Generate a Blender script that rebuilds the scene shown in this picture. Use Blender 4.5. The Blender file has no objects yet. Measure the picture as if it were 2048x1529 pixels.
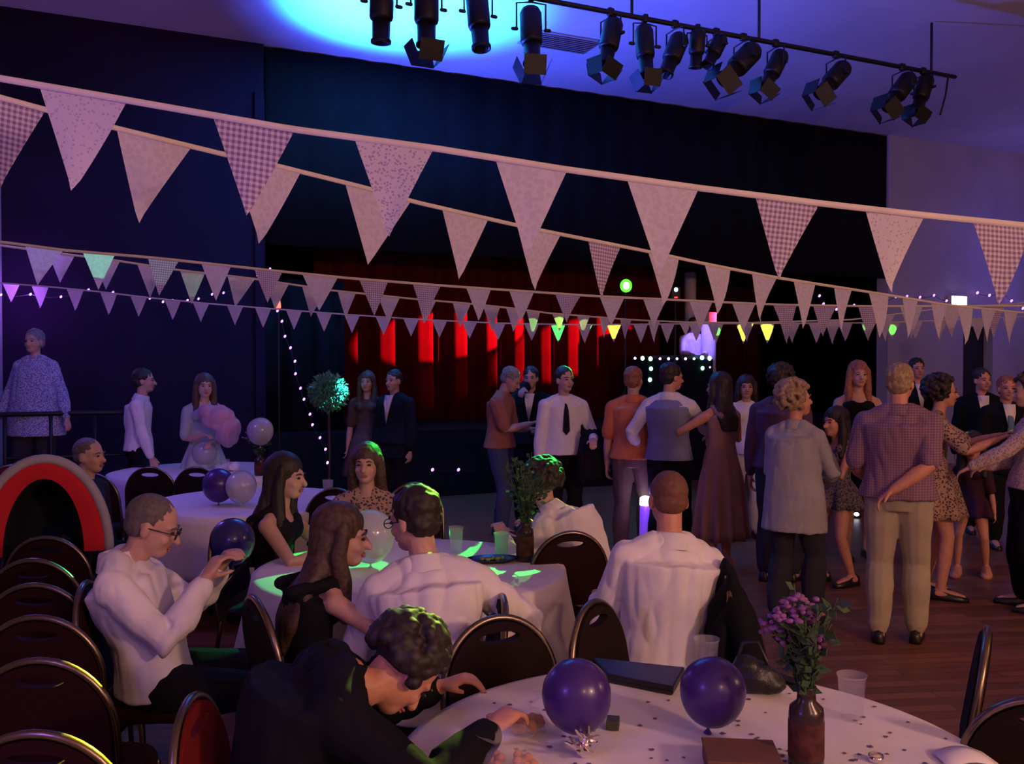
import bpy, bmesh, math, random
from mathutils import Vector, Matrix, noise
V = Vector
R = math.radians
random.seed(7)
SC = bpy.context.scene
COL = SC.collection

# ------------------------------------------------------------------ camera
F = 1810.0
CAM_Z = 1.75
PITCH = math.atan((764.5 - 735.0) / F)
cam_d = bpy.data.cameras.new('camera')
cam_d.sensor_fit = 'HORIZONTAL'
cam_d.angle = 2 * math.atan(1024.0 / F)
cam_d.clip_start = 0.05
cam_o = bpy.data.objects.new('camera', cam_d)
cam_o.location = (0, 0, CAM_Z)
cam_o.rotation_euler = (R(90) - PITCH, 0, 0)
COL.objects.link(cam_o)
SC.camera = cam_o


def at(px, py, d):
    """World point seen at photo pixel (px, py) at distance d in front of the camera."""
    x = (px - 1024.0) / F
    y = (764.5 - py) / F
    dy = math.cos(PITCH) + y * math.sin(PITCH)
    dz = -math.sin(PITCH) + y * math.cos(PITCH)
    k = d / dy
    return V((x * k, d, CAM_Z + dz * k))


# ------------------------------------------------------------------ world, exposure
w = bpy.data.worlds.new('night')
SC.world = w
w.use_nodes = True
w.node_tree.nodes['Background'].inputs[0].default_value = (0.02, 0.015, 0.06, 1)
w.node_tree.nodes['Background'].inputs[1].default_value = 0.1
SC.view_settings.view_transform = 'Standard'
SC.view_settings.look = 'None'
SC.view_settings.gamma = 1
SC.view_settings.exposure = 0
try:
    SC.view_settings.use_curve_mapping = False
    SC.cycles.use_denoising = True
    SC.cycles.max_bounces = 6
    SC.cycles.sample_clamp_indirect = 5
except Exception:
    pass

# ------------------------------------------------------------------ room frame: t along the stage wall, s out of it into the hall
K0 = V((-5.74, 10.2, 0))
UA = math.atan2(0.415, 0.910)
U = V((math.cos(UA), math.sin(UA), 0))
VV = V((math.sin(UA), -math.cos(UA), 0))


def W(t, s, z):
    return K0 + U * t + VV * s + V((0, 0, z))


def t_at(px):
    m = (px - 1024.0) / F
    return (10.2 * m + 5.74) / (U.x - U.y * m)


# ------------------------------------------------------------------ lights
def lamp(kind, name, loc, power, color, target=None, angle=None, blend=0.15, size=0.05):
    l = bpy.data.lights.new(name, kind)
    l.energy = power
    l.color = color
    o = bpy.data.objects.new(name, l)
    o.location = loc
    if kind == 'AREA':
        l.size = size
    else:
        l.shadow_soft_size = size
    if kind == 'SPOT':
        l.spot_size = R(angle)
        l.spot_blend = blend
    if target is not None:
        o.rotation_euler = (V(target) - V(loc)).to_track_quat('-Z', 'Y').to_euler()
    COL.objects.link(o)
    return o


PURPLE = (0.30, 0.12, 1.0)
BLUE = (0.10, 0.16, 1.0)
VIOLET = (0.36, 0.20, 1.0)
WARM = (1.0, 0.52, 0.37)
# warm fill lights added behind and right of the camera, out of view
lamp('POINT', 'warm_fill', (4.6, -1.2, 3.0), 500, WARM, size=0.25)
lamp('POINT', 'warm_fill', (8.2, 3.0, 3.1), 170, (1.0, 0.48, 0.25), size=0.25)
lamp('POINT', 'warm_fill', (2.0, -1.6, 3.0), 100, WARM, size=0.25)
# purple fill lights added at the left, without fixtures
lamp('POINT', 'left_wash', (-1.3, 0.85, 1.8), 27, PURPLE, size=0.15)
lamp('POINT', 'left_wash', (-3.6, 6.6, 2.9), 55, (0.22, 0.10, 1.0), size=0.2)
lamp('POINT', 'left_wash', W(0.3, 0.5, 2.55), 18, (0.4, 0.1, 1.0), size=0.05)
# blue light on the right wall, and a faint fill added over the hall
lamp('POINT', 'right_wash', W(16.2, 1.6, 3.6), 42, (0.16, 0.13, 1.0), size=0.3)
lamp('POINT', 'hall_fill', (4.0, 8.0, 4.6), 14, (0.5, 0.32, 0.62), size=0.5)
# the blue beam that floods the ceiling
CB = at(800, 20, 10.2)
lamp('SPOT', 'ceiling_beam', (CB.x - 0.6, CB.y - 0.4, 3.1), 9500, (0.012, 0.32, 1.0), (CB.x, CB.y, 5.8), 62, 0.9, 0.1)
lamp('SPOT', 'ceiling_beam', (CB.x - 0.6, CB.y - 0.4, 3.1), 2200, (0.05, 0.09, 1.0), (CB.x + 1.2, CB.y, 5.8), 125, 1.0, 0.1)
# red wash on the stage curtain
RED = (1.0, 0.012, 0.04)
RL = W(12.5, -0.35, 3.2)
lamp('SPOT', 'red_wash', RL, 26000, RED, W(6.2, -2.0, 2.28), 7, 0.3, 0.02)
lamp('SPOT', 'red_wash', RL, 8000, RED, W(8.4, -2.0, 2.1), 12.5, 0.35, 0.02)
lamp('SPOT', 'red_wash', RL, 900, RED, W(6.0, -2.0, 1.5), 6, 0.4, 0.02)
# violet light on the dj
lamp('SPOT', 'violet_wash', W(9.9, -0.45, 3.2), 260, (0.20, 0.12, 1.0), at(1398, 685, 15.7), 24, 0.3, 0.03)
# green effect light on the stage: narrow beams
GL = at(1252, 572, 14.2)
# floor LED by the dancers
lamp('POINT', 'floor_led', at(1291, 985, 8.15) + V((0, -.12, 0)), 2.0, (0.45, 0.2, 1.0), size=0.03)


# ------------------------------------------------------------------ materials
MATS = {}


def mat(name, color, rough=0.8, metal=0.0, bump=0.0, bscale=60.0, var=0.08, vscale=8.0, emit=None, estr=1.0, trans=0.0, sheen=0.0, alpha=1.0, coat=0.0):
    if name in MATS:
        return MATS[name]
    m = bpy.data.materials.new(name)
    m.use_nodes = True
    nt = m.node_tree
    b = nt.nodes['Principled BSDF']
    b.inputs['Roughness'].default_value = rough
    b.inputs['Metallic'].default_value = metal
    if rough > 0.7 and metal == 0:
        b.inputs['Specular IOR Level'].default_value = 0.12
    b.inputs['Transmission Weight'].default_value = trans
    b.inputs['Sheen Weight'].default_value = sheen
    b.inputs['Alpha'].default_value = alpha
    b.inputs['Coat Weight'].default_value = coat
    tc = nt.nodes.new('ShaderNodeTexCoord')
    if var > 0:
        n = nt.nodes.new('ShaderNodeTexNoise')
        n.inputs['Scale'].default_value = vscale
        n.inputs['Detail'].default_value = 4
        r = nt.nodes.new('ShaderNodeValToRGB')
        c0 = [max(0, c * (1 - var * 2)) for c in color[:3]]
        c1 = [min(1, c * (1 + var)) for c in color[:3]]
        r.color_ramp.elements[0].position = 0.3
        r.color_ramp.elements[1].position = 0.7
        r.color_ramp.elements[0].color = (*c0, 1)
        r.color_ramp.elements[1].color = (*c1, 1)
        nt.links.new(tc.outputs['Object'], n.inputs['Vector'])
        nt.links.new(n.outputs['Fac'], r.inputs['Fac'])
        nt.links.new(r.outputs['Color'], b.inputs['Base Color'])
    else:
        b.inputs['Base Color'].default_value = (*color[:3], 1)
    if bump > 0:
        n2 = nt.nodes.new('ShaderNodeTexNoise')
        n2.inputs['Scale'].default_value = bscale
        n2.inputs['Detail'].default_value = 3
        bp = nt.nodes.new('ShaderNodeBump')
        bp.inputs['Strength'].default_value = bump
        bp.inputs['Distance'].default_value = 0.01
        nt.links.new(tc.outputs['Object'], n2.inputs['Vector'])
        nt.links.new(n2.outputs['Fac'], bp.inputs['Height'])
        nt.links.new(bp.outputs['Normal'], b.inputs['Normal'])
    if emit:
        b.inputs['Emission Color'].default_value = (*emit, 1)
        b.inputs['Emission Strength'].default_value = estr
    MATS[name] = m
    return m


def spots_mat(name, base, dots, scale=40, thr=0.35, rough=0.85, translucent=0.0, kind='dots'):
    """Cloth with a printed pattern: dots (little flowers), gingham, stripes or check."""
    if name in MATS:
        return MATS[name]
    m = mat(name, base, rough, var=0)
    nt = m.node_tree
    b = nt.nodes['Principled BSDF']
    tc = next(n for n in nt.nodes if n.type == 'TEX_COORD')
    mix = nt.nodes.new('ShaderNodeMixRGB')
    mix.inputs['Color1'].default_value = (*base, 1)
    mix.inputs['Color2'].default_value = (*dots, 1)
    if kind == 'dots':
        v = nt.nodes.new('ShaderNodeTexVoronoi')
        v.inputs['Scale'].default_value = scale
        lt = nt.nodes.new('ShaderNodeMath')
        lt.operation = 'LESS_THAN'
        lt.inputs[1].default_value = thr
        nt.links.new(tc.outputs['Object'], v.inputs['Vector'])
        nt.links.new(v.outputs['Distance'], lt.inputs[0])
        nt.links.new(lt.outputs[0], mix.inputs['Fac'])
    else:
        sep = nt.nodes.new('ShaderNodeSeparateXYZ')
        nt.links.new(tc.outputs['UV' if kind == 'gingham' else 'Object'], sep.inputs[0])
        outs = []
        for ax in ((0, 1) if kind == 'gingham' else (0, 2)):
            mu = nt.nodes.new('ShaderNodeMath')
            mu.operation = 'MULTIPLY'
            mu.inputs[1].default_value = scale
            fr = nt.nodes.new('ShaderNodeMath')
            fr.operation = 'FRACT'
            gt = nt.nodes.new('ShaderNodeMath')
            gt.operation = 'GREATER_THAN'
            gt.inputs[1].default_value = 0.5
            nt.links.new(sep.outputs[ax], mu.inputs[0])
            nt.links.new(mu.outputs[0], fr.inputs[0])
            nt.links.new(fr.outputs[0], gt.inputs[0])
            outs.append(gt)
        ad = nt.nodes.new('ShaderNodeMath')
        ad.operation = 'ADD'
        nt.links.new(outs[0].outputs[0], ad.inputs[0])
        nt.links.new(outs[1].outputs[0], ad.inputs[1])
        hf = nt.nodes.new('ShaderNodeMath')
        hf.operation = 'MULTIPLY'
        hf.inputs[1].default_value = 0.5
        nt.links.new(ad.outputs[0], hf.inputs[0])
        nt.links.new(hf.outputs[0], mix.inputs['Fac'])
    nt.links.new(mix.outputs[0], b.inputs['Base Color'])
    if translucent > 0:
        tr = nt.nodes.new('ShaderNodeBsdfTranslucent')
        ms = nt.nodes.new('ShaderNodeMixShader')
        ms.inputs['Fac'].default_value = translucent
        out = next(n for n in nt.nodes if n.type == 'OUTPUT_MATERIAL')
        nt.links.new(mix.outputs[0], tr.inputs['Color'])
        nt.links.new(b.outputs[0], ms.inputs[1])
        nt.links.new(tr.outputs[0], ms.inputs[2])
        nt.links.new(ms.outputs[0], out.inputs['Surface'])
    return m


# ------------------------------------------------------------------ mesh building
class MB:
    def __init__(self):
        self.v = []
        self.f = []

    def rings(self, rs, cap=True, closed=True):
        n = len(rs[0])
        b = len(self.v)
        for r in rs:
            self.v += [V(p) for p in r]
        m = n if closed else n - 1
        for i in range(len(rs) - 1):
            for j in range(m):
                k = (j + 1) % n
                self.f.append((b + i * n + j, b + i * n + k, b + (i + 1) * n + k, b + (i + 1) * n + j))
        if cap and closed:
            self.f.append(tuple(b + j for j in reversed(range(n))))
            self.f.append(tuple(b + (len(rs) - 1) * n + j for j in range(n)))
        return self

    def tube(self, pts, rad, n=10, caps=True):
        pts = [V(p) for p in pts]
        if not isinstance(rad, (list, tuple)):
            rad = [rad] * len(pts)
        tg = []
        for i in range(len(pts)):
            a = pts[max(0, i - 1)]
            c = pts[min(len(pts) - 1, i + 1)]
            t = c - a
            tg.append(t.normalized() if t.length > 1e-9 else V((0, 0, 1)))
        x = tg[0].orthogonal().normalized()
        rs = []
        P2, R2, T2, X2 = [], [], [], []
        for i in range(len(pts)):
            x = (x - tg[i] * x.dot(tg[i]))
            x = x.normalized() if x.length > 1e-6 else tg[i].orthogonal().normalized()
            if i == 0 and caps:
                for a in (80, 45):
                    P2.append(pts[0] - tg[0] * rad[0] * math.sin(R(a)))
                    R2.append(rad[0] * math.cos(R(a)))
                    T2.append(tg[0])
                    X2.append(x)
            P2.append(pts[i])
            R2.append(rad[i])
            T2.append(tg[i])
            X2.append(x)
            if i == len(pts) - 1 and caps:
                for a in (45, 80):
                    P2.append(pts[i] + tg[i] * rad[i] * math.sin(R(a)))
                    R2.append(rad[i] * math.cos(R(a)))
                    T2.append(tg[i])
                    X2.append(x)
        for p, r, t, x in zip(P2, R2, T2, X2):
            y = t.cross(x)
            rs.append([p + x * (r * math.cos(2 * math.pi * k / n)) + y * (r * math.sin(2 * math.pi * k / n)) for k in range(n)])
        return self.rings(rs)

    def ball(self, c, r, M=None, nu=14, nv=9):
        c = V(c)
        if not isinstance(r, (list, tuple)):
            r = (r, r, r)
        M = M or Matrix.Identity(3)
        rs = []
        for i in range(nv + 1):
            ph = -math.pi / 2 + math.pi * (i + 0.02) / (nv + 0.04)
            rs.append([c + M @ V((r[0] * math.cos(ph) * math.cos(2 * math.pi * k / nu), r[1] * math.cos(ph) * math.sin(2 * math.pi * k / nu), r[2] * math.sin(ph))) for k in range(nu)])
        return self.rings(rs)

    def box(self, c, s, M=None, bev=0.0):
        c = V(c)
        M = M or Matrix.Identity(3)
        x, y, z = s[0] / 2, s[1] / 2, s[2] / 2
        if bev <= 0:
            prof = [(x, y), (-x, y), (-x, -y), (x, -y)]
            zz = [(-z, 0), (z, 0)]
        else:
            bev = min(bev, x * .9, y * .9, z * .9)
            k = bev * 0.3
            prof = [(x, y - bev), (x - k, y - k), (x - bev, y), (-x + bev, y), (-x + k, y - k), (-x, y - bev), (-x, -y + bev), (-x + k, -y + k), (-x + bev, -y), (x - bev, -y), (x - k, -y + k), (x, -y + bev)]
            zz = [(-z, bev), (-z + k, k), (-z + bev, 0), (z - bev, 0), (z - k, k), (z, bev)]
        rs = []
        for h, ins in zz:
            rs.append([c + M @ V((px - math.copysign(ins, px) * (abs(px) > 1e-9), py - math.copysign(ins, py), h)) for px, py in prof])
        return self.rings(rs)

    def lathe(self, prof, c=(0, 0, 0), n=24, M=None, cap=True):
        c = V(c)
        M = M or Matrix.Identity(3)
        return self.rings([[c + M @ V((r * math.cos(2 * math.pi * k / n), r * math.sin(2 * math.pi * k / n), z)) for k in range(n)] for r, z in prof], cap=cap)

    def slab(self, outline, normal, th):
        """Extrude a planar outline (list of points, counter-clockwise about normal) by th."""
        nrm = V(normal).normalized() * (th / 2)
        return self.rings([[V(p) - nrm for p in outline], [V(p) + nrm for p in outline]])

    def mesh(self, name):
        me = bpy.data.meshes.new(name)
        me.from_pydata([tuple(p) for p in self.v], [], self.f)
        bm = bmesh.new()
        bm.from_mesh(me)
        bmesh.ops.recalc_face_normals(bm, faces=bm.faces)
        bm.to_mesh(me)
        bm.free()
        return me

    def build(self, name, m, parent=None, smooth=True, fuse=0, sm=2, nz=0, nscale=10, jitter=None):
        me = self.mesh(name)
        if fuse:
            o = bpy.data.objects.new(name, me)
            COL.objects.link(o)
            q = o.modifiers.new('r', 'REMESH')
            q.mode = 'VOXEL'
            q.voxel_size = fuse
            if sm:
                s = o.modifiers.new('s', 'SMOOTH')
                s.iterations = sm
                s.factor = 0.5
            dg = bpy.context.evaluated_depsgraph_get()
            me2 = bpy.data.meshes.new_from_object(o.evaluated_get(dg))
            bpy.data.objects.remove(o)
            bpy.data.meshes.remove(me)
            me = me2
            me.name = name
        if nz:
            me.update()
            ns = [v.normal.copy() for v in me.vertices]
            off = V((random.random() * 50, random.random() * 50, 0))
            for v, nn in zip(me.vertices, ns):
                if jitter:
                    q = V((v.co.x * jitter[0], v.co.y * jitter[1], v.co.z * jitter[2]))
                else:
                    q = v.co * nscale
                v.co += nn * (nz * (abs(noise.noise(q + off)) - .12 if jitter else noise.noise(q + off)))
        if smooth:
            for p in me.polygons:
                p.use_smooth = True
        me.materials.clear()
        me.materials.append(m)
        o = bpy.data.objects.new(name, me)
        COL.objects.link(o)
        if parent is not None:
            o.parent = parent
        return o


def tag(o, label=None, cat=None, group=None, kind=None):
    if label:
        o['label'] = label
    if cat:
        o['category'] = cat
    if group:
        o['group'] = group
    if kind:
        o['kind'] = kind
    return o


def thing(name, label, cat, loc=(0, 0, 0), rz=0.0, group=None):
    o = bpy.data.objects.new(name, None)
    o.empty_display_size = 0.1
    COL.objects.link(o)
    o.location = loc
    o.rotation_euler = (0, 0, rz)
    return tag(o, label, cat, group)


KIDS = {}


def dup(root, loc, rz, label, group=None):
    """Copy a thing with copies of its parts and their sub-parts."""
    r = root.copy()
    COL.objects.link(r)
    r.location = loc
    r.rotation_euler = (0, 0, rz)
    r['label'] = label
    if group:
        r['group'] = group
    for ch in [o for o in COL.objects if o.parent == root]:
        c = ch.copy()
        COL.objects.link(c)
        c.parent = r
        for g in [o for o in COL.objects if o.parent == ch]:
            e = g.copy()
            COL.objects.link(e)
            e.parent = c
    return r


def structure(name, mb, m, smooth=False):
    return tag(mb.build(name, m, None, smooth), kind='structure')


def rbox(t0, t1, s0, s1, z0, z1, mb=None):
    mb = mb or MB()
    Mz = Matrix.Rotation(UA, 3, 'Z')
    c = W((t0 + t1) / 2, (s0 + s1) / 2, (z0 + z1) / 2)
    return mb.box(c, (t1 - t0, s1 - s0, z1 - z0), Mz)


def px_x(px, d):
    return (px - 1024.0) / F * d


# ------------------------------------------------------------------ the hall
HZ = 5.8
TL, TR = t_at(530), t_at(1775)
TE = 18.6
M_floor = bpy.data.materials.new('dance_floor_boards')
M_floor.use_nodes = True
nt = M_floor.node_tree
b = nt.nodes['Principled BSDF']
tc = nt.nodes.new('ShaderNodeTexCoord')
mp = nt.nodes.new('ShaderNodeMapping')
mp.inputs['Rotation'].default_value = (0, 0, R(-6))
br = nt.nodes.new('ShaderNodeTexBrick')
br.inputs['Scale'].default_value = 1.0
br.inputs['Brick Width'].default_value = 1.1
br.inputs['Row Height'].default_value = 0.09
br.inputs['Mortar Size'].default_value = 0.003
br.inputs['Color1'].default_value = (0.30, 0.115, 0.045, 1)
br.inputs['Color2'].default_value = (0.16, 0.058, 0.025, 1)
br.inputs['Mortar'].default_value = (0.04, 0.02, 0.012, 1)
wn = nt.nodes.new('ShaderNodeTexNoise')
wn.inputs['Scale'].default_value = 14
mp2 = nt.nodes.new('ShaderNodeMapping')
mp2.inputs['Scale'].default_value = (0.25, 4, 1)
mx = nt.nodes.new('ShaderNodeMixRGB')
mx.blend_type = 'MULTIPLY'
mx.inputs['Fac'].default_value = 0.5
nt.links.new(tc.outputs['Object'], mp.inputs['Vector'])
nt.links.new(mp.outputs[0], br.inputs['Vector'])
nt.links.new(mp.outputs[0], mp2.inputs['Vector'])
nt.links.new(mp2.outputs[0], wn.inputs['Vector'])
nt.links.new(br.outputs['Color'], mx.inputs['Color1'])
nt.links.new(wn.outputs['Color'], mx.inputs['Color2'])
nt.links.new(mx.outputs[0], b.inputs['Base Color'])
b.inputs['Roughness'].default_value = 0.42

M_ceil = mat('pale_plaster_ceiling', (0.62, 0.58, 0.6), 0.9, var=0.06, vscale=0.8, bump=0.1, bscale=20)
M_navy = mat('dark_navy_paint', (0.016, 0.007, 0.025), 0.85, var=0.1, vscale=1.2)
M_pale = mat('pale_painted_wall', (0.42, 0.40, 0.44), 0.85, var=0.08, vscale=0.9)
M_black = mat('black_drape', (0.006, 0.006, 0.008), 0.9, var=0.1)
M_stage = mat('stage_black_paint', (0.005, 0.005, 0.006), 0.75, var=0.1)
M_red = mat('red_stage_velour', (0.10, 0.004, 0.006), 0.85, var=0.1, vscale=3)
M_metal = mat('black_metal', (0.008, 0.008, 0.009), 0.5, metal=0.2, var=0.1)
M_steel = mat('dull_steel', (0.25, 0.25, 0.27), 0.4, metal=1.0, var=0.05)

SB = 16.5   # hall length out of the stage wall
structure('floor', rbox(-0.2, TE + .2, -4.4, SB + .2, -0.2, 0.0), M_floor)
structure('ceiling', rbox(-0.2, TE + .2, -4.4, SB + .2, HZ, HZ + .2), M_ceil)
structure('wall_front', rbox(0, TL, -0.25, 0, 0, HZ), M_navy)
DT0, DT1 = t_at(1926), t_at(1985)
mb = rbox(TR, DT0, -0.25, 0, 0, HZ)
rbox(DT1, TE, -0.25, 0, 0, HZ, mb)
rbox(DT0, DT1, -0.25, 0, 2.5, HZ, mb)
structure('wall_front_side', mb, M_pale)
structure('wall_left', rbox(-0.2, 0, -4.4, SB, 0, HZ), M_pale)
structure('wall_right', rbox(TE, TE + .2, -4.4, SB, 0, HZ), M_pale)
structure('wall_rear', rbox(-0.2, TE + .2, SB, SB + .2, 0, HZ), M_pale)
structure('wall_stage_back', rbox(0, TE, -4.4, -4.2, 0, HZ), M_black)
structure('stage_floor', rbox(TL + .01, TR - .01, -4.2, 0.12, 0, 0.9), M_stage)
mb = rbox(TL - .12, TL, 0, 0.05, 0.0, HZ - .62)
structure('trim_1', mb, M_navy)
# door leaf standing in the right doorway
d1 = structure('door_1', rbox(DT0 + .03, DT1 - .03, -0.22, -0.17, 0.01, 2.48), mat('dark_door', (0.012, 0.012, 0.016), 0.5))
MB().ball(W(DT0 + .12, -0.14, 1.05), .035).build('door_handle', M_steel, d1)
# slatted panel, darker than the ceiling around it
c = at(1120, 146, 11.3)
vt = thing('ceiling_panel', 'dark slatted panel on the ceiling below the row of stage lights', 'vent', (c.x, c.y, HZ), UA)
MB().box((0, 0, -0.012), (0.95, 0.5, 0.02), None, 0.004).build('frame', mat('panel_grey', (0.3, 0.28, 0.3), 0.8), vt, False)
mb = MB()
for k in range(8):
    mb.box((0, -0.2 + k * 0.057, -0.03), (0.88, 0.03, 0.012), Matrix.Rotation(R(30), 3, 'X'))
mb.build('slat', mat('panel_slat', (0.2, 0.18, 0.2), 0.8), vt, False)


def pleated(name, t0, t1, s, z0, z1, m, label, cat, amp=0.07, period=0.42, n=10, group=None):
    """A hanging curtain with deep rounded folds and real thickness."""
    nseg = int((t1 - t0) / period * n)
    front, back = [], []
    zs = [z0, z0 + (z1 - z0) * .5, z1]
    for j, z in enumerate(zs):
        fr, bk = [], []
        for i in range(nseg + 1):
            t = t0 + (t1 - t0) * i / nseg
            ph = 2 * math.pi * t / period + 0.9 * math.sin(t * 1.7) + .15 * j
            sv = s + amp * (math.sin(ph) + 0.35 * math.sin(2 * ph + 1))
            fr.append(W(t, sv, z))
            bk.append(W(t, sv - 0.02, z))
        front.append(fr)
        back.append(bk)
    mb = MB()
    mb.rings([front[k] + list(reversed(back[k])) for k in range(3)])
    return tag(mb.build(name, m), label, cat, group)


pleated('stage_curtain', t_at(600) + .6, t_at(1330) + 1.2, -2.0, 0.9, 5.2, M_red, 'red pleated curtain at the back of the stage, lit red', 'curtain', 0.085, 0.55)
pleated('stage_curtain', TL + .02, TR - .02, -0.03, 3.3, HZ - .02, M_black, 'wide black pelmet curtain across the top of the stage opening', 'curtain', 0.012, 0.5, 8)
pleated('stage_curtain', TL + .02, t_at(700), -0.35, 0.9, 2.9, M_black, 'black side curtain at the left end of the stage', 'curtain', 0.07, 0.4)
pleated('stage_curtain', t_at(1560), TR - .02, -3.3, 0.9, 4.2, mat('dark_red_velour', (0.05, 0.008, 0.012), 0.9), 'very dark red side curtain at the right end of the stage', 'curtain', 0.07, 0.4)

# exit sign over the doorway
c = at(1907, 605, 16.7)
tx = t_at(1908)
e = W(tx, 0.02, c.z)
ex = thing('exit_sign', 'small white glowing exit box above the right-hand doorway', 'sign', e, UA)
MB().box((0, -0.03, 0), (0.40, 0.09, 0.2), None, 0.01).build('housing', mat('white_plastic', (0.6, 0.6, 0.62), 0.4), ex, False)
MB().box((0, -0.082, 0), (0.37, 0.012, 0.17)).build('lit_panel', mat('exit_glow', (0.9, 0.9, 0.9), 0.4, var=0, emit=(0.85, 0.9, 1.0), estr=7), ex, False)

# platform with handrail at the far left
c0 = W(0.02, 1.9, 0)
structure('trim_2', rbox(0.02, 1.55, 0.02, 1.7, 0, 0.36), M_stage)
hr = thing('handrail', 'black metal handrail in front of the raised platform at the left', 'handrail', W(0.75, 1.62, 0.36), UA)
for k in range(4):
    MB().tube([(-0.6 + k * .4, 0, 0), (-0.6 + k * .4, 0, .92)], 0.018, 8, False).build('post', M_metal, hr)
MB().tube([(-0.66, 0, .93), (0.66, 0, .93)], 0.024, 8).build('rail', M_metal, hr)
MB().tube([(-0.6, 0, .5), (0.6, 0, .5)], 0.014, 8).build('rail', M_metal, hr)

# unseen pendant shades added above the warm fill lights
for (x, y, z, lb) in ((4.6, -1.2, 3.0, 'added pendant shade over the unseen warm fill light, right of the pair'), (2.0, -1.6, 3.0, 'added pendant shade over the unseen warm fill light, left of the pair'), (8.2, 3.0, 3.1, 'added pendant shade over the lone warm fill light beside the dance floor')):
    pl = thing('added_pendant', lb, 'lamp', (x, y, z), 0, 'added pendant shades')
    MB().tube([(0, 0, .42), (0, 0, HZ - z)], 0.006, 6, False).build('cord', M_metal, pl)
    MB().lathe([(.03, .44), (.05, .40), (.2, .30), (.30, .27), (.29, .27), (.19, .29), (.04, .39), (.03, .40)], n=24).build('lamp_shade', M_metal, pl)


# ------------------------------------------------------------------ people
def ik(a, t, l1, l2, hint):
    a, t = V(a), V(t)
    d = t - a
    L = d.length
    mx = (l1 + l2) * 0.995
    if L > mx:
        t = a + d * (mx / L)
        d = t - a
        L = mx
    L = max(L, abs(l1 - l2) + 0.02)
    n = d.normalized()
    h = V(hint)
    h = h - n * h.dot(n)
    h = h.normalized() if h.length > 1e-5 else n.orthogonal().normalized()
    x = (l1 * l1 - l2 * l2 + L * L) / (2 * L)
    y = math.sqrt(max(0, l1 * l1 - x * x))
    return a + n * x + h * y, t


def ellr(c, S, a, b, n=22):
    return [c + S @ V((a * math.cos(2 * math.pi * k / n), b * math.sin(2 * math.pi * k / n), 0)) for k in range(n)]


SKIN = mat('skin', (0.56, 0.32, 0.23), 0.55, var=0.06, vscale=20)
SKIN_R = mat('ruddy_skin', (0.62, 0.28, 0.18), 0.55, var=0.06, vscale=20)
LIP = mat('lips', (0.38, 0.13, 0.11), 0.5, var=0)
EYE = mat('eye_dark', (0.03, 0.02, 0.02), 0.25, var=0)
HAIRC = {
    'dark': mat('dark_brown_hair', (0.022, 0.014, 0.01), 0.6, var=0.3, vscale=60),
    'brown': mat('brown_hair', (0.075, 0.04, 0.024), 0.6, var=0.3, vscale=60),
    'blond': mat('blond_hair', (0.36, 0.24, 0.13), 0.6, var=0.25, vscale=60),
    'grey': mat('grey_hair', (0.26, 0.24, 0.23), 0.7, var=0.25, vscale=60),
    'greybrown': mat('grey_brown_hair', (0.13, 0.105, 0.095), 0.7, var=0.2, vscale=60),
    'ginger': mat('short_ginger_hair', (0.17, 0.07, 0.04), 0.7, var=0.15, vscale=60),
    'red': mat('reddish_hair', (0.33, 0.12, 0.06), 0.6, var=0.25, vscale=60),
}


def cloth(name, c, bump=0.25, bscale=22, var=0.06, rough=0.85):
    return mat(name, c, rough, var=var, vscale=6, bump=bump, bscale=bscale)


BLACKC = cloth('black_cloth', (0.008, 0.008, 0.01))
WHITE_SHIRT = cloth('white_shirt_cotton', (0.78, 0.75, 0.76), 0.3, 16)
SHOE = mat('black_shoe_leather', (0.012, 0.011, 0.011), 0.35, var=0.05)


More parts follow.
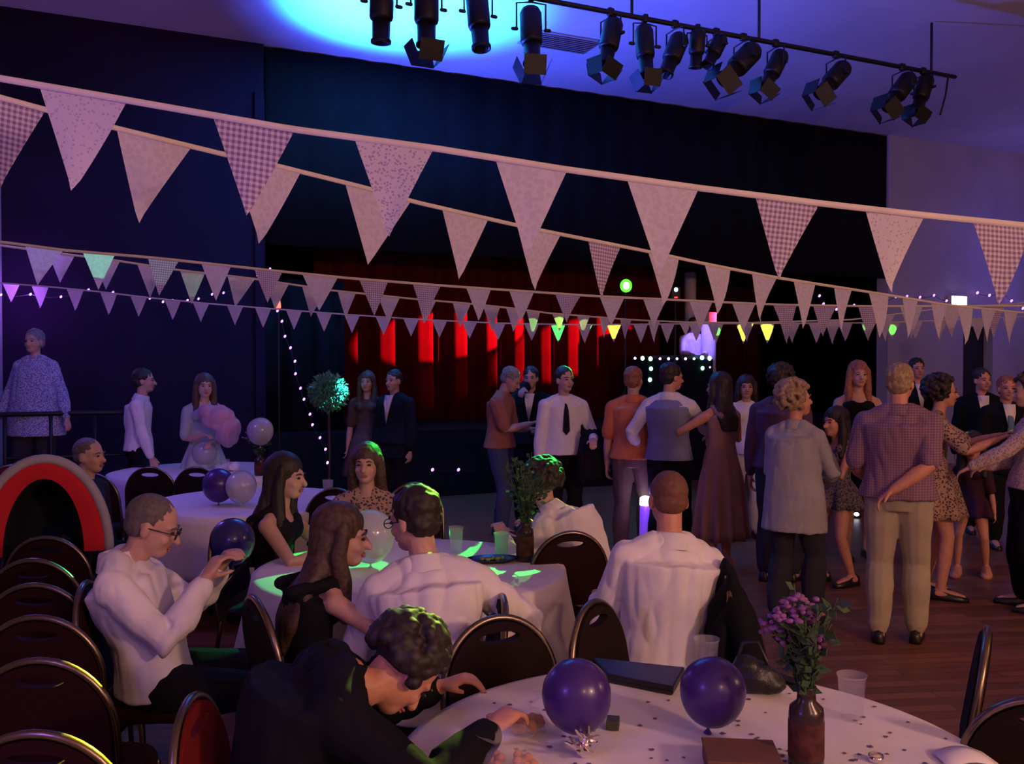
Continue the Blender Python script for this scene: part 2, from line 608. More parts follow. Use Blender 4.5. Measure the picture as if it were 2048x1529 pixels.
def person(label, px, d, face=0, h=1.72, sit=False, fem=False, g=1.0, lean=0, side=0, twist=0, hunch=0.02,
           head=(0, 0, 0), rh=None, lh=None, reb=None, leb=None, rf=None, lf=None, hair='short', hairc='dark', skin=None,
           shirt=None, sleeve='long', hem=0.0, trousers=None, dress=None, dhem=0.45, dflare=0.12, folds=0, dtop=0.0,
           jacket=None, tie=None, features=True, vox=0.01, z0=0.0, glasses=False, curl=0.6, shoe=None, neckf=0.0, neckd=0.0, waistcoat=None):
    s = h / 1.75
    skin = skin or SKIN
    root = thing('person', label, 'person', (px_x(px, d), d, z0), R(face))
    I3 = Matrix.Identity(3)
    S = Matrix.Rotation(R(twist), 3, 'Z') @ Matrix.Rotation(R(side), 3, 'Y') @ Matrix.Rotation(R(-lean), 3, 'X')
    Sh = Matrix.Rotation(R(twist / 2), 3, 'Z') @ Matrix.Rotation(R(side / 2), 3, 'Y') @ Matrix.Rotation(R(-lean / 2), 3, 'X')
    hz = 0.505 if sit else 0.93 * s
    P = V((0, 0, hz))
    Wp = P + Sh @ V((0, -hunch * .5, .18 * s))
    C = Wp + S @ V((0, -hunch * .5, .16 * s))
    N = C + S @ V((0, hunch * .9, .17 * s))
    HM = Matrix.Rotation(R(twist), 3, 'Z') @ Matrix.Rotation(R(side * .3), 3, 'Y') @ Matrix.Rotation(R(head[0]), 3, 'Z') @ Matrix.Rotation(R(-head[1]), 3, 'X') @ Matrix.Rotation(R(head[2]), 3, 'Y')
    NT = N + S @ V((0, .012, .055 * s)) + HM @ V((0, 0, .015)) + V((0, neckf, -neckf * .5 - neckd))
    H = NT + HM @ V((0, .018, .112))
    sw = (.158 if fem else .178) * s
    hipw = .088 * s
    sh = {1: N + S @ V((sw, 0, -.072 * s)), -1: N + S @ V((-sw, 0, -.072 * s))}
    # stations of the torso: centre, frame, half width, half depth
    if fem:
        A = [(-.10, .11, .10), (-.02, .172, .118), (.09, .15, .105)]
        B_ = [('W', 0, .122, .09), ('C', -.02, .138, .10), ('C', .09, .15, .105), ('N', -.065, .128, .083), ('N', -.018, .08, .063), ('N', .03, .05, .052)]
    else:
        A = [(-.10, .11, .10), (-.02, .166, .115), (.08, .155, .110)]
        B_ = [('W', 0, .148, .104), ('C', -.02, .162, .114), ('C', .09, .176, .118), ('N', -.065, .150, .092), ('N', -.018, .092, .072), ('N', .03, .058, .060)]
    st = [(P + Sh @ V((0, 0, z * s)), Matrix.Rotation(R(twist * .3), 3, 'Z'), a * s * g, b_ * s * g) for z, a, b_ in A]
    for k, z, a, b_ in B_:
        o = {'W': Wp, 'C': C, 'N': N}[k]
        gg = g if k != 'N' else (1 + (g - 1) * .4)
        st.append((o + (Sh if k == 'W' else S) @ V((0, 0, z * s)), Sh if k == 'W' else S, a * s * gg, b_ * s * gg))

    def torso(mb, off, lo=0, hi=9, flare=0.0):
        rs = []
        for i in range(lo, hi):
            c, f, a, b_ = st[i]
            e = flare * (1 - (i - lo) / 2.0) if i < lo + 2 else 0
            rs.append(ellr(c, f, a + off + e, b_ + off + e))
        mb.rings(rs)
        if fem and lo < 6:
            for q in (-1, 1):
                mb.ball(C + S @ V((q * .066 * s, .075 * s, .055 * s)), (.062 * s + off, .06 * s + off, .058 * s + off))

    # arms and legs
    hand, elb = {}, {}
    for q, tgt, eh in ((1, rh, reb), (-1, lh, leb)):
        if tgt is None:
            tgt = sh[q] + V((q * .07, .05, -.53 * s))
        elb[q], hand[q] = ik(sh[q], tgt, .285 * s, .255 * s, eh or (q * .5, -.7, -.55))
    hip = {q: P + V((q * hipw, 0, -.01)) for q in (1, -1)}
    knee, ank = {}, {}
    for q, tgt in ((1, rf), (-1, lf)):
        if tgt is None:
            tgt = (q * .13, .44, .085) if sit else (q * .105, 0.0 + .05 * q, .085)
        knee[q], ank[q] = ik(hip[q], tgt, .43 * s, .415 * s, (q * .15, 1, .6 if sit else .1))

    def arm(mb, q, off, upto=1.0):
        a, e, w_ = sh[q], elb[q], hand[q]
        pts = [a, a.lerp(e, .5), e]
        rr = [.052, .045, .040]
        if upto > .5:
            k = (upto - .5) * 2
            pts += [e.lerp(w_, .35 * k), e.lerp(w_, k)]
            rr += [.043, .043 + (.027 - .043) * k]
        else:
            pts = [a, a.lerp(e, .45), a.lerp(e, .85)]
            rr = [.056, .05, .047]
            off = off + .006
        sc = s * (1 + (g - 1) * .6) * (.9 if fem else 1)
        mb.tube(pts, [r * sc + off for r in rr], 12)
        mb.ball(a, .054 * sc + off)
        mb.tube([N + S @ V((q * .05 * s, 0, -.01)), a + S @ V((0, 0, .004))], [.048 * sc + off, .046 * sc + off], 10)

    def leg(mb, q, off, upto=1.0, flare=0.0):
        a, k_, w_ = hip[q], knee[q], ank[q]
        sc = s * (1 + (g - 1) * .7)
        pts = [a, a.lerp(k_, .45), k_, k_.lerp(w_, .35), k_.lerp(w_, .35 + .65 * upto)]
        rr = [.092, .08, .056, .057, .037]
        mb.tube(pts, [r * sc + off + (flare if i > 2 else flare * .3) for i, r in enumerate(rr)], 12)

    # ---- body: one continuous surface
    mb = MB()
    torso(mb, 0)
    mb.tube([N + S @ V((0, 0, -.02)), NT, H + HM @ V((0, -.015, -.05))], [.056 * s, .053 * (1 if not fem else .88), .055 * (1 if not fem else .88)], 12)
    mb.ball(H + HM @ V((0, -.012, .032)), (.076, .096, .088), HM, 18, 12)
    mb.ball(H + HM @ V((0, .02, -.03)), (.064, .074, .082), HM, 16, 11)
    mb.ball(H + HM @ V((0, .05, -.08)), (.04, .04, .034), HM)
    mb.ball(H + HM @ V((0, .068, .018)), (.055, .025, .016), HM)
    mb.tube([H + HM @ V((0, .088, .005)), H + HM @ V((0, .11, -.032))], [.0095, .0155], 10)
    for q in (-1, 1):
        mb.ball(H + HM @ V((q * .077, -.008, -.012)), (.01, .02, .031), HM, 10, 8)
        mb.ball(H + HM @ V((q * .036, .066, -.032)), (.024, .02, .02), HM, 10, 8)
    for q in (1, -1):
        arm(mb, q, 0)
        w_ = hand[q]
        f = (w_ - elb[q]).normalized()
        sd = f.cross(V((0, 0, 1)))
        if sd.length < .35:
            sd = V((0, 1, 0)) - f * f.y
        sd = sd.normalized()
        up = sd.cross(f).normalized()       # back of the hand
        if up.z < 0 and abs(f.z) < .8:
            up = -up
        pr = w_ + f * .012
        k = s * (.88 if fem else 1)
        HMx = Matrix((sd, up, f)).transposed()
        mb.rings([ellr(pr + f * (z * k), HMx, a * k, b_ * k, 12) for z, a, b_ in ((0, .026, .018), (.03, .036, .017), (.065, .041, .015), (.085, .038, .012))])
        thumb_side = -sd * q if abs(f.z) < .8 else V((0, 1, 0))
        thumb_side = (thumb_side - f * thumb_side.dot(f)).normalized()
        sgn = 1 if thumb_side.dot(sd) > 0 else -1
        for i, (off, ln) in enumerate(((.030, .072), (.0105, .080), (-.0095, .075), (-.029, .058))):
            b0 = pr + f * (.082 * k) + sd * (sgn * off * k)
            pts = [b0]
            dr = f.copy()
            for j, fr in enumerate((.45, .31, .24)):
                an = R(70 * curl * (1 if j else .6)) + R(3 * i)
                dr = (dr * math.cos(an) - up * math.sin(an)).normalized()
                pts.append(pts[-1] + dr * (ln * fr * k))
            mb.tube(pts, [.0092 * k, .0088 * k, .0082 * k, .0072 * k], 8)
        t0 = pr + f * (.02 * k) + thumb_side * (.024 * k)
        t1 = t0 + (thumb_side * .75 + f * .75).normalized() * (.038 * k) - up * .006
        t2 = t1 + (thumb_side * .25 + f * .9 - up * .3 * (1 + curl)).normalized() * (.03 * k)
        mb.tube([t0, t1, t2], [.0125 * k, .0105 * k, .0085 * k], 8)
        leg(mb, q, 0)
        ft = ank[q]
        mb.tube([ft + V((0, -.03, -.035)), ft + V((q * .01, .08, -.045)), ft + V((q * .015, .15, -.055))], [.038, .036, .026], 10)
    mb.build('body', skin, root, True, vox, 2)

    # ---- face
    if features:
        for q in (-1, 1):
            MB().ball(H + HM @ V((q * .031, .087, .002)), (.0125, .007, .0065), HM, 12, 8).build('eye', EYE, root)
            MB().tube([H + HM @ V((q * .016, .094, .02)), H + HM @ V((q * .033, .092, .026)), H + HM @ V((q * .05, .08, .02))], [.0035, .0045, .003], 6).build('eyebrow', HAIRC[hairc], root)
        mb = MB().ball(H + HM @ V((0, .092, -.062)), (.024, .009, .006), HM, 12, 6)
        mb.ball(H + HM @ V((0, .091, -.07)), (.019, .009, .005), HM, 12, 6).build('mouth', LIP, root)
    if glasses:
        mb = MB()
        for q in (-1, 1):
            c = H + HM @ V((q * .034, .103, 0))
            mb.tube([c + HM @ V((.024 * math.cos(2 * math.pi * k / 14), 0, .018 * math.sin(2 * math.pi * k / 14))) for k in range(15)], .002, 6, False)
            mb.tube([H + HM @ V((q * .058, .1, .004)), H + HM @ V((q * .082, .0, .004)), H + HM @ V((q * .08, -.02, -.006))], .002, 6)
        mb.tube([H + HM @ V((-.01, .106, .004)), H + HM @ V((.01, .106, .004))], .002, 6)
        mb.build('glasses', M_metal, root)

    # ---- hair
    hm = HAIRC[hairc]
    mb = MB()
    if hair == 'short':
        mb.ball(H + HM @ V((0, -.024, .045)), (.086, .101, .089), HM, 20, 14)
        mb.ball(H + HM @ V((0, -.05, -.005)), (.078, .066, .07), HM, 18, 12)
        mb.build('hair', hm, root, True, .008, 1, .008, 45)
    elif hair == 'balding':
        mb.ball(H + HM @ V((0, -.038, .012)), (.085, .081, .062), HM, 20, 12)
        mb.build('hair', hm, root, True, .008, 1, .005, 50)
    elif hair == 'cropped':
        mb.ball(H + HM @ V((0, -.019, .037)), (.0785, .0975, .0865), HM, 20, 14)
        mb.ball(H + HM @ V((0, -.045, -.005)), (.0745, .063, .06), HM, 18, 12)
        mb.build('hair', hm, root, True, .008, 1, .002, 50)
    elif hair in ('curly', 'curlybob'):
        rnd = random.Random(int(px))
        bob = hair == 'curlybob'
        mb.ball(H + HM @ V((0, -.028, .04)), (.09, .1, .09), HM, 18, 12)
        for i in range(230):
            u_ = rnd.uniform(-.75 if bob else -.6, 1)
            a = rnd.uniform(0, 2 * math.pi)
            r_ = math.sqrt(1 - u_ * u_)
            p = V((r_ * math.cos(a), r_ * math.sin(a), u_))
            if p.y > .35 and p.z < .45:
                continue
            k = .112 if bob else .104
            mb.ball(H + HM @ (V((0, -.028, .03)) + V((p.x * k, p.y * (k + .006), p.z * k))), rnd.uniform(.013, .024), HM, 7, 5)
        mb.build('hair', hm, root, True, .006, 1)
    else:      # long, bob
        mb.ball(H + HM @ V((0, -.022, .045)), (.09, .104, .092), HM, 20, 14)
        ln = {'long': .40, 'bob': .17, 'mid': .28}[hair] * s
        top = H + HM @ V((0, -.045, .02))
        dn = (HM @ V((0, -.08, -1))).normalized()
        back = S @ V((0, -1, 0))
        f1 = Matrix((HM @ V((1, 0, 0)), HM @ V((0, 1, 0)), HM @ V((0, 0, 1)))).transposed()
        pts = [top, H + HM @ V((0, -.055, -.07)), N + S @ V((0, -.045, .03)), N + S @ V((0, -.105, -.08 * s)), N + S @ V((0, -.125, -.2 * s)), N + S @ V((0, -.13, -.34 * s))]
        nk = {'bob': 3, 'mid': 5, 'long': 6}[hair]
        wd = [.088, .096, .105, .115, .105, .06]
        dp = [.08, .064, .06, .045, .036, .022]
        mb.rings([ellr(pts[i], f1 if i < 3 else S, wd[i] if i < nk - 1 or hair == 'bob' else wd[i] * .7, dp[i], 20) for i in range(nk)])
        for q in (-1, 1):
            e0 = H + HM @ V((q * .078, .01, .04))
            e1 = H + HM @ V((q * .086, .0, -.06))
            e2 = N + S @ V((q * .085, .03 if hair != 'bob' else -.01, .01))
            e3 = N + S @ V((q * .095, .06, -.12 * s))
            mb.tube([e0, e1, e2] + ([e3] if hair != 'bob' else []), [.028, .032, .036] + ([.026] if hair != 'bob' else []), 10)
        mb.build('hair', hm, root, True, .008, 1, .008, 1, jitter=(38, 38, 7))

    # ---- clothes
    if trousers is not None:
        mb = MB()
        torso(mb, .010, 0, 3)
        for q in (1, -1):
            leg(mb, q, .013, .92, .014)
        mb.build('trousers', trousers, root, True, max(vox, .009), 2, .008, 9)
    if dress is not None:
        mb = MB()
        torso(mb, .011, 0, 7 if sleeve == 'none' else 8)
        if sleeve != 'none':
            for q in (1, -1):
                arm(mb, q, .012, .5 if sleeve == 'short' else .9)
        elif dtop == 0:
            for q in (1, -1):
                mb.tube([C + S @ V((q * .085, .09, .1)), N + S @ V((q * .088, .0, .012)), C + S @ V((q * .085, -.1, .1))], .03, 8)
        if sit:
            for q in (1, -1):
                mb.tube([hip[q], hip[q].lerp(knee[q], .9)], [.115 * s * g, .085 * s], 12)
            mb.tube([P, P + V((0, .33, .01))], [.11, .085], 12)
        mb.build('dress', dress, root, True, max(vox, .009), 4, .004, 10)
        if not sit:
            rs = []
            nr = 10
            for i in range(nr):
                k = i / (nr - 1)
                z = (Wp.z - .02) * (1 - k) + dhem * k
                a = (.128 * g + (.05 * min(1, k * 3)) + dflare * k) * s
                b_ = (.098 * g + (.035 * min(1, k * 3)) + dflare * k) * s
                rs.append([V((Wp.x * (1 - k) + (a + .03 * k * math.cos(folds * th + .5 * math.sin(3 * th))) * math.cos(th), Wp.y * (1 - k) + (b_ + .03 * k * math.cos(folds * th + .5 * math.sin(3 * th))) * math.sin(th), z)) for th in [2 * math.pi * j / 96 for j in range(96)]])
            inn = [[p.lerp(V((0, 0, p.z)), .03) for p in r] for r in reversed(rs)]
            MB().rings(rs + inn, cap=False).build('skirt', dress, root)
    if shirt is not None:
        mb = MB()
        lo = 1 if not sit else 1
        torso(mb, .016, lo, 8, .012 + (hem if hem <= .03 else .004))
        if hem > .03:
            c, f, a, b_ = st[1]
            mb.rings([ellr(c + V((0, 0, -.22 * s)), f, a + .045, b_ + .05), ellr(c + V((0, 0, -.1 * s)), f, a + .038, b_ + .038), ellr(c + V((0, 0, .02)), f, a + .03, b_ + .03), ellr(Wp, Sh, a + .004, b_ + .02), ellr(C + S @ V((0, 0, .04)), S, a * .95, b_ + .008)])
        for q in (1, -1):
            if sleeve != 'none':
                arm(mb, q, .015, {'long': .94, 'short': .5, 'rolled': .72}[sleeve])
        so = mb.build('shirt', shirt, root, True, vox, 7, .018 if vox < .009 else .012, 9, jitter=(13, 13, 5.5))
        # collar: a turned-down band round the neck
        cw = .066 * (.86 if fem else 1) * s
        rs = []
        for z, k in ((.0, 1.12), (.035, 1.0), (.042, 1.02), (.036, 1.10), (.002, 1.34), (-.004, 1.30)):
            rs.append([N + S @ V((cw * k * math.cos(a), .008 + cw * k * math.sin(a) - (.012 if k > 1.2 else 0), z * s + (.012 * (1 - math.sin(a)) if z > .01 else 0) - .012 + (-.02 * max(0, math.sin(a)) if k > 1.2 else 0))) for a in [2 * math.pi * j / 24 for j in range(24)]])
        MB().rings(rs, cap=False).build('collar', shirt, so)
    if waistcoat is not None:
        mb = MB()
        torso(mb, .03, 1, 8, .02)
        mb.build('waistcoat', waistcoat, root, True, vox, 4)
    if jacket is not None:
        mb = MB()
        torso(mb, .03, 1, 8, .03)
        c, f, a, b_ = st[1]
        mb.rings([ellr(c + V((0, 0, -.16 * s if not sit else -.03)), f, a + .055, b_ + .055), ellr(c + V((0, 0, .03)), f, a + .035, b_ + .035)])
        for q in (1, -1):
            arm(mb, q, .028, .92)
        mb.build('jacket', jacket, root, True, vox, 6, .008, 9)
        # shirt front showing in the jacket opening
        if not sit:
            fr = [(-.05, .105, .13), (0, .055, -.02 - .1), (.05, .105, .13)]
            y0 = st[5][3] + .034
            out = [C + S @ V((-.055, y0 - .03, .19)), C + S @ V((-.045, y0 + .012, .1)), C + S @ V((0, y0 + .028, -.13)), C + S @ V((.045, y0 + .012, .1)), C + S @ V((.055, y0 - .03, .19))]
            MB().rings([out, [p + S @ V((0, .012, 0)) for p in out]]).build('shirt_front', WHITE_SHIRT, root)
    if tie is not None:
        y0 = st[5][3] + (.075 if jacket is not None else .026)
        mb = MB()
        pts = [(N + S @ V((0, .088, -.03)), .016), (N + S @ V((0, .112, -.065)), .013), (C + S @ V((0, y0, .06)), .022), (C + S @ V((0, y0 + .002, -.02)), .028), (Wp + Sh @ V((0, st[3][3] + .03, .03)), .034), (Wp + Sh @ V((0, st[3][3] + .028, -.01)), .004)]
        mb.rings([ellr(p, Matrix.Rotation(R(-lean), 3, 'X'), w_, .006, 10) for p, w_ in pts])
        mb.build('tie', tie, root)
    for q in (1, -1):
        ft = ank[q]
        mb = MB()
        mb.rings([[ft + V((q * .01 * (y > 0) + x * wx, y, -.083 + zz)) for x, zz in ((-1, 0), (1, 0), (1.04, .02), (.8, hh * .8), (0, hh), (-.8, hh * .8), (-1.04, .02))] for y, wx, hh in ((-.075, .02, .05), (-.06, .034, .085), (0, .037, .09), (.07, .043, .065), (.14, .042, .05), (.185, .025, .035), (.195, .01, .02))])
        mb.build('shoe', shoe or SHOE, root)
    return root, dict(H=H, HM=HM, N=N, S=S, C=C, hand=hand, elb=elb, P=P)


FLORAL_BLUE = spots_mat('blue_floral_cloth', (0.42, 0.45, 0.62), (0.12, 0.14, 0.34), 80, 0.45)
CHECK = spots_mat('purple_check_cloth', (0.30, 0.17, 0.23), (0.15, 0.09, 0.15), 62, kind='check')
GREYC = cloth('grey_cardigan', (0.36, 0.35, 0.36), 0.4, 60)
KHAKI = cloth('khaki_cloth', (0.40, 0.35, 0.24))
DARKT = cloth('charcoal_cloth', (0.035, 0.034, 0.042))
JEANS = cloth('blue_denim', (0.06, 0.08, 0.16))
ORANGE = cloth('orange_cloth', (0.62, 0.17, 0.07))
BROWNO = cloth('rust_cloth', (0.33, 0.12, 0.07))
TAN = cloth('brown_dress_cloth', (0.33, 0.18, 0.15))
PLUM = cloth('dark_plum_cloth', (0.10, 0.05, 0.09))
SLATE = cloth('slate_blue_cloth', (0.22, 0.23, 0.36))
CREAM = spots_mat('cream_print_cloth', (0.55, 0.42, 0.38), (0.33, 0.2, 0.22), 65, 0.4)
FLOWER = spots_mat('flowery_dress_cloth', (0.42, 0.27, 0.20), (0.07, 0.05, 0.06), 58, 0.42)
BLACKW = spots_mat('black_and_white_flower_cloth', (0.012, 0.011, 0.014), (0.45, 0.42, 0.42), 9, 0.22)
PATT = spots_mat('grey_patterned_cloth', (0.16, 0.13, 0.13), (0.04, 0.04, 0.05), 60, 0.42)

# seated round the tables
S1, j1 = person('man with glasses in a white shirt sitting by the left wall, looking at his phone', 310, 3.55, -80, 1.74, True, lean=-19, hunch=.01, neckf=.07, head=(0, 20, 0),
                rh=(.13, .20, .93), lh=(-.04, .24, .95), reb=(.3, .5, -1), curl=.95, hair='cropped', hairc='greybrown', shirt=WHITE_SHIRT, trousers=BLACKC, glasses=True, vox=.007, g=1.08)
S2, j2 = person('woman with long dark hair in a black top with white flowers', 548, 4.85, -98, 1.66, True, True, lean=4, head=(-4, 4, 0),
                rh=(.14, .40, .80), lh=(-.14, .42, .80), reb=(.8, -.3, -.5), hair='long', hairc='dark', dress=BLACKW, sleeve='none', vox=.008)
S3, j3 = person('woman with long brown hair in a black dress, seen half from behind', 620, 3.45, -62, 1.48, True, True, lean=12, hunch=.06, head=(-22, 6, 0),
                rh=(.17, .38, .82), lh=(-.12, .36, .82), reb=(.8, -.2, -.5), hair='long', hairc='brown', dress=BLACKC, sleeve='none', vox=.007, g=1.05)
S4, j4 = person('dark-haired man in a white shirt leaning on the middle table, seen from behind', 872, 3.3, 6, 1.74, True, lean=12, side=-6, hunch=.06, head=(48, 10, 0),
                rh=(.30, .34, .80), lh=(-.22, .36, .80), reb=(.9, -.3, -.7), leb=(-.45, -.3, -1), hair='short', hairc='dark', shirt=WHITE_SHIRT, trousers=BLACKC, vox=.007, g=1.1, glasses=True)
S5, j5 = person('woman in a flowery dress facing us across the middle table', 735, 5.5, 180, 1.66, True, True, lean=3, rh=(.14, .34, .80), lh=(-.1, .32, .80),
                hair='bob', hairc='brown', dress=FLOWER, sleeve='short', vox=.009)
S6, j6 = person('curly-haired man in a white shirt bending over the middle table', 1178, 4.95, 62, 1.74, True, lean=34, hunch=.08, head=(0, 8, 0),
                rh=(.24, .42, .80), lh=(-.15, .45, .80), hair='curly', hairc='dark', shirt=WHITE_SHIRT, trousers=BLACKC, vox=.008, g=1.08)
S7, j7 = person('man with cropped ginger hair in a white shirt beside the draped jacket', 1326, 3.72, 12, 1.76, True, lean=5, side=6, hunch=.04, head=(-6, 8, 0),
                rh=(.18, .34, .74), lh=(-.16, .34, .72), reb=(.6, -.4, -.8), leb=(-.5, -.4, -.9), hair='cropped', hairc='ginger', skin=SKIN_R, shirt=WHITE_SHIRT, hem=.01, trousers=BLACKC, vox=.007, g=1.12)
S8, j8 = person('person in a black jacket with curly dark hair, bowed over the near table', 567, 2.3, -70, 1.68, True, lean=20, hunch=.06, head=(14, 62, 0), neckf=.04, neckd=.10,
                rh=(.19, .49, .825), lh=(-.22, .46, .80), reb=(.8, -.3, -.5), curl=.7, hair='curly', hairc='dark', skin=SKIN_R, shirt=BLACKC, trousers=BLACKC, vox=.007, g=1.2)
S10, j10 = person('grey-haired man in dark clothes sitting far left beyond the pushchair', 162, 6.1, -100, 1.62, True, lean=4, hair='cropped', hairc='greybrown', shirt=cloth('dark_shirt', (.02, .016, .025)), trousers=BLACKC)

# standing at the left, by the stage
person('person in a blue flowered blouse standing on the platform behind the handrail', 72, 9.1, 176, 1.78, fem=True, g=1.4, z0=0.36, rh=(.36, .06, .86), lh=(-.36, .06, .86), hair='short', hairc='grey', shirt=FLORAL_BLUE, hem=.04, trousers=DARKT)
person('dark-haired man in a white shirt walking right, near the left wall', 276, 9.2, -78, 1.74, lean=4, rf=(.1, .22, .085), lf=(-.1, -.18, .1), rh=(.22, .16, .84), hair='short', hairc='dark', shirt=WHITE_SHIRT, trousers=BLACKC)
person('woman in a pale green dress carrying a pink shawl', 408, 9.0, -150, 1.68, fem=True, rh=(.06, .22, 1.08), lh=(-.02, .24, 1.02), hair='mid', hairc='brown', dress=cloth('pale_green_cloth', (.40, .46, .42)), sleeve='short', dhem=.35, folds=9)
person('woman in a brown dress standing in the dark beside the bay tree', 735, 10.5, 176, 1.7, fem=True, hair='mid', hairc='brown', dress=cloth('dim_brown_cloth', (.10, .055, .05)), sleeve='short', dhem=.5, folds=9)
person('man in a dark suit with an open white collar, right of the bay tree', 790, 10.2, 150, 1.72, hair='short', hairc='dark', shirt=None, jacket=cloth('dark_suit', (.010, .010, .016)), trousers=cloth('dark_suit', (.010, .010, .016)))
person('man in a rust shirt and jeans looking down at a lit phone', 1000, 9.3, -108, 1.78, lean=4, head=(0, 28, 0), rh=(.06, .34, 1.18), lh=(-.08, .30, 1.12), hair='short', hairc='grey', shirt=BROWNO, sleeve='short', hem=.02, trousers=JEANS)
person('man in a black suit behind the phone user, hand raised to his face', 1062, 9.9, 170, 1.76, rh=(.05, .16, 1.52), lh=(-.14, .2, 1.1), hair='short', hairc='dark', jacket=BLACKC, trousers=BLACKC)
P8, jp8 = person('man in a white shirt and dark tie with green light on his hair', 1127, 8.7, 190, 1.76, head=(18, 0, 0), lh=(-.22, .27, 1.07), leb=(-.5, -.4, -.9), rh=None, hair='short', hairc='dark', shirt=WHITE_SHIRT, tie=cloth('dark_tie', (.012, .01, .02)), hem=.015, trousers=BLACKC, vox=.009)

# on the dance floor
person('person in an orange top with reddish hair, left of the waistcoat man', 1266, 8.3, -18, 1.76, head=(-10, 0, 0), hair='short', hairc='red', shirt=ORANGE, sleeve='short', hem=.03, trousers=cloth('brown_trousers', (.13, .08, .06)))
person('man in a slate blue waistcoat dancing with the woman in the long brown dress', 1338, 8.0, -28, 1.80, head=(-40, 4, 0), rh=(.22, .46, 1.12), lh=(-.30, .10, 1.0), reb=(1, -.3, -.6), hair='short', hairc='dark', skin=SKIN_R, shirt=WHITE_SHIRT, sleeve='rolled', waistcoat=SLATE, trousers=BLACKC, vox=.009)
person('woman in a long brown dress with dark wavy hair, a man holding her waist', 1442, 7.85, 24, 1.70, fem=True, head=(20, 0, 0), rh=(.16, .30, 1.22), lh=(-.24, .34, 1.3), hair='mid', hairc='dark', skin=SKIN_R, dress=TAN, sleeve='none', dhem=.26, dflare=.07, folds=11, vox=.009, shoe=SKIN_R)
person('person in a white top half hidden behind the woman in brown', 1492, 9.3, 172, 1.66, fem=True, hair='bob', hairc='dark', shirt=WHITE_SHIRT, sleeve='short', hem=.03, trousers=WHITE_SHIRT)
person('tall dark-haired man in a plum shirt behind the woman in grey', 1560, 7.4, -30, 1.78, head=(-10, 8, 0), hair='curly', hairc='dark', shirt=PLUM, hem=.02, trousers=DARKT)
P13, jp13 = person('woman with curly blond hair in a long grey cardigan, face in profile', 1590, 6.15, -42, 1.64, fem=True, g=1.12, head=(-34, -6, 0), rh=(.12, .24, .98), lh=(-.1, .26, .98), reb=(.8, -.5, -.5), hair='curlybob', hairc='blond', skin=SKIN_R, shirt=GREYC, hem=.05, trousers=DARKT, vox=.009)
person('girl in a grey patterned dress between the cardigan and the check shirt', 1676, 7.3, 115, 1.38, fem=True, rh=(.03, .22, .98), lh=(-.03, .22, 1.0), hair='mid', hairc='dark', dress=PATT, sleeve='none', dhem=.62, folds=8, dflare=.08, skin=SKIN_R)
person('woman in a strapless black dress with long reddish hair, hands clasped', 1715, 8.3, 176, 1.82, fem=True, rh=(.02, .22, 1.12), lh=(-.02, .23, 1.13), reb=(1, -.1, -.3), leb=(-1, -.1, -.3), hair='mid', hairc='red', dress=BLACKC, sleeve='none', dtop=1, dhem=.62, dflare=.1, folds=8)
P16, jp16 = person('man in a purple check short-sleeved shirt and khaki trousers, hand behind his back', 1798, 5.75, -26, 1.78, g=1.14, head=(-14, 4, 0), rh=(-.02, -.20, .99), reb=(1, -.35, -.1), lh=(-.2, .24, 1.0), hair='short', hairc='blond', skin=SKIN_R, shirt=CHECK, sleeve='short', hem=.025, trousers=KHAKI, vox=.008)
person('woman with dark curly hair in a flowery dress, reaching her arm to the right', 1868, 6.9, -112, 1.68, fem=True, head=(14, 0, 0), lean=4, rh=(.12, .42, 1.22), lh=(-.06, .46, 1.24), hair='curlybob', hairc='dark', skin=SKIN_R, dress=FLOWER, sleeve='short', dhem=.62, dflare=.1, folds=8)
person('dark-haired man standing by the pale wall, only his head above the check shirt', 1832, 10.6, 178, 1.88, hair='short', hairc='dark', skin=SKIN_R, jacket=BLACKC, trousers=BLACKC)
person('man in a dark suit in front of the doorway, head turned', 1962, 9.6, 165, 1.74, head=(20, 0, 0), hair='short', hairc='dark', skin=SKIN_R, jacket=BLACKC, trousers=BLACKC)
person('ginger-haired man in a black suit over a pale blue tie and white shirt', 2012, 8.8, 168, 1.66, hair='short', hairc='red', skin=SKIN_R, jacket=BLACKC, tie=cloth('blue_tie', (.12, .22, .36)), trousers=BLACKC)
person('person in a cream print blouse and black trousers holding hands across to the left', 2070, 6.5, 66, 1.70, fem=True, g=1.15, head=(0, 4, 0), lh=(-.10, .50, .96), rh=(.16, .3, 1.0), hair='curlybob', hairc='brown', shirt=CREAM, hem=.02, trousers=BLACKC)
person('bare-legged child in a dark dress between the dancing couples at the right', 1946, 7.6, 150, 1.12, fem=True, hair='mid', hairc='dark', skin=SKIN_R, dress=cloth('dark_plum_dress', (.05, .02, .04)), sleeve='short', dhem=.5, dflare=.08, folds=7, shoe=SKIN_R)
# pink shawl in the arms of the woman at the left
mb = MB()
mb.ball((0, 0, .02), (.17, .09, .12)).ball((.09, .0, -.1), (.12, .08, .16)).ball((-.1, 0, .08), (.1, .08, .07))
o = mb.build('shawl', cloth('pink_shawl_cloth', (.52, .30, .36), .4, 20), None, True, .012, 3, .03, 9, jitter=(12, 12, 5))
o.location = (px_x(436, 8.72), 8.72, 1.24)
tag(o, 'crumpled pink shawl carried by the woman in the pale dress', 'shawl')
# the dj behind the booth on the stage
DJX = at(1386, 690, 15.9)
person('dj in a white shirt lit violet behind the booth on the stage', 1386, 15.9, 180, 1.72, z0=.9, hair='short', hairc='dark', shirt=WHITE_SHIRT, trousers=BLACKC, rh=(.12, .36, 1.08), lh=(-.12, .36, 1.08))

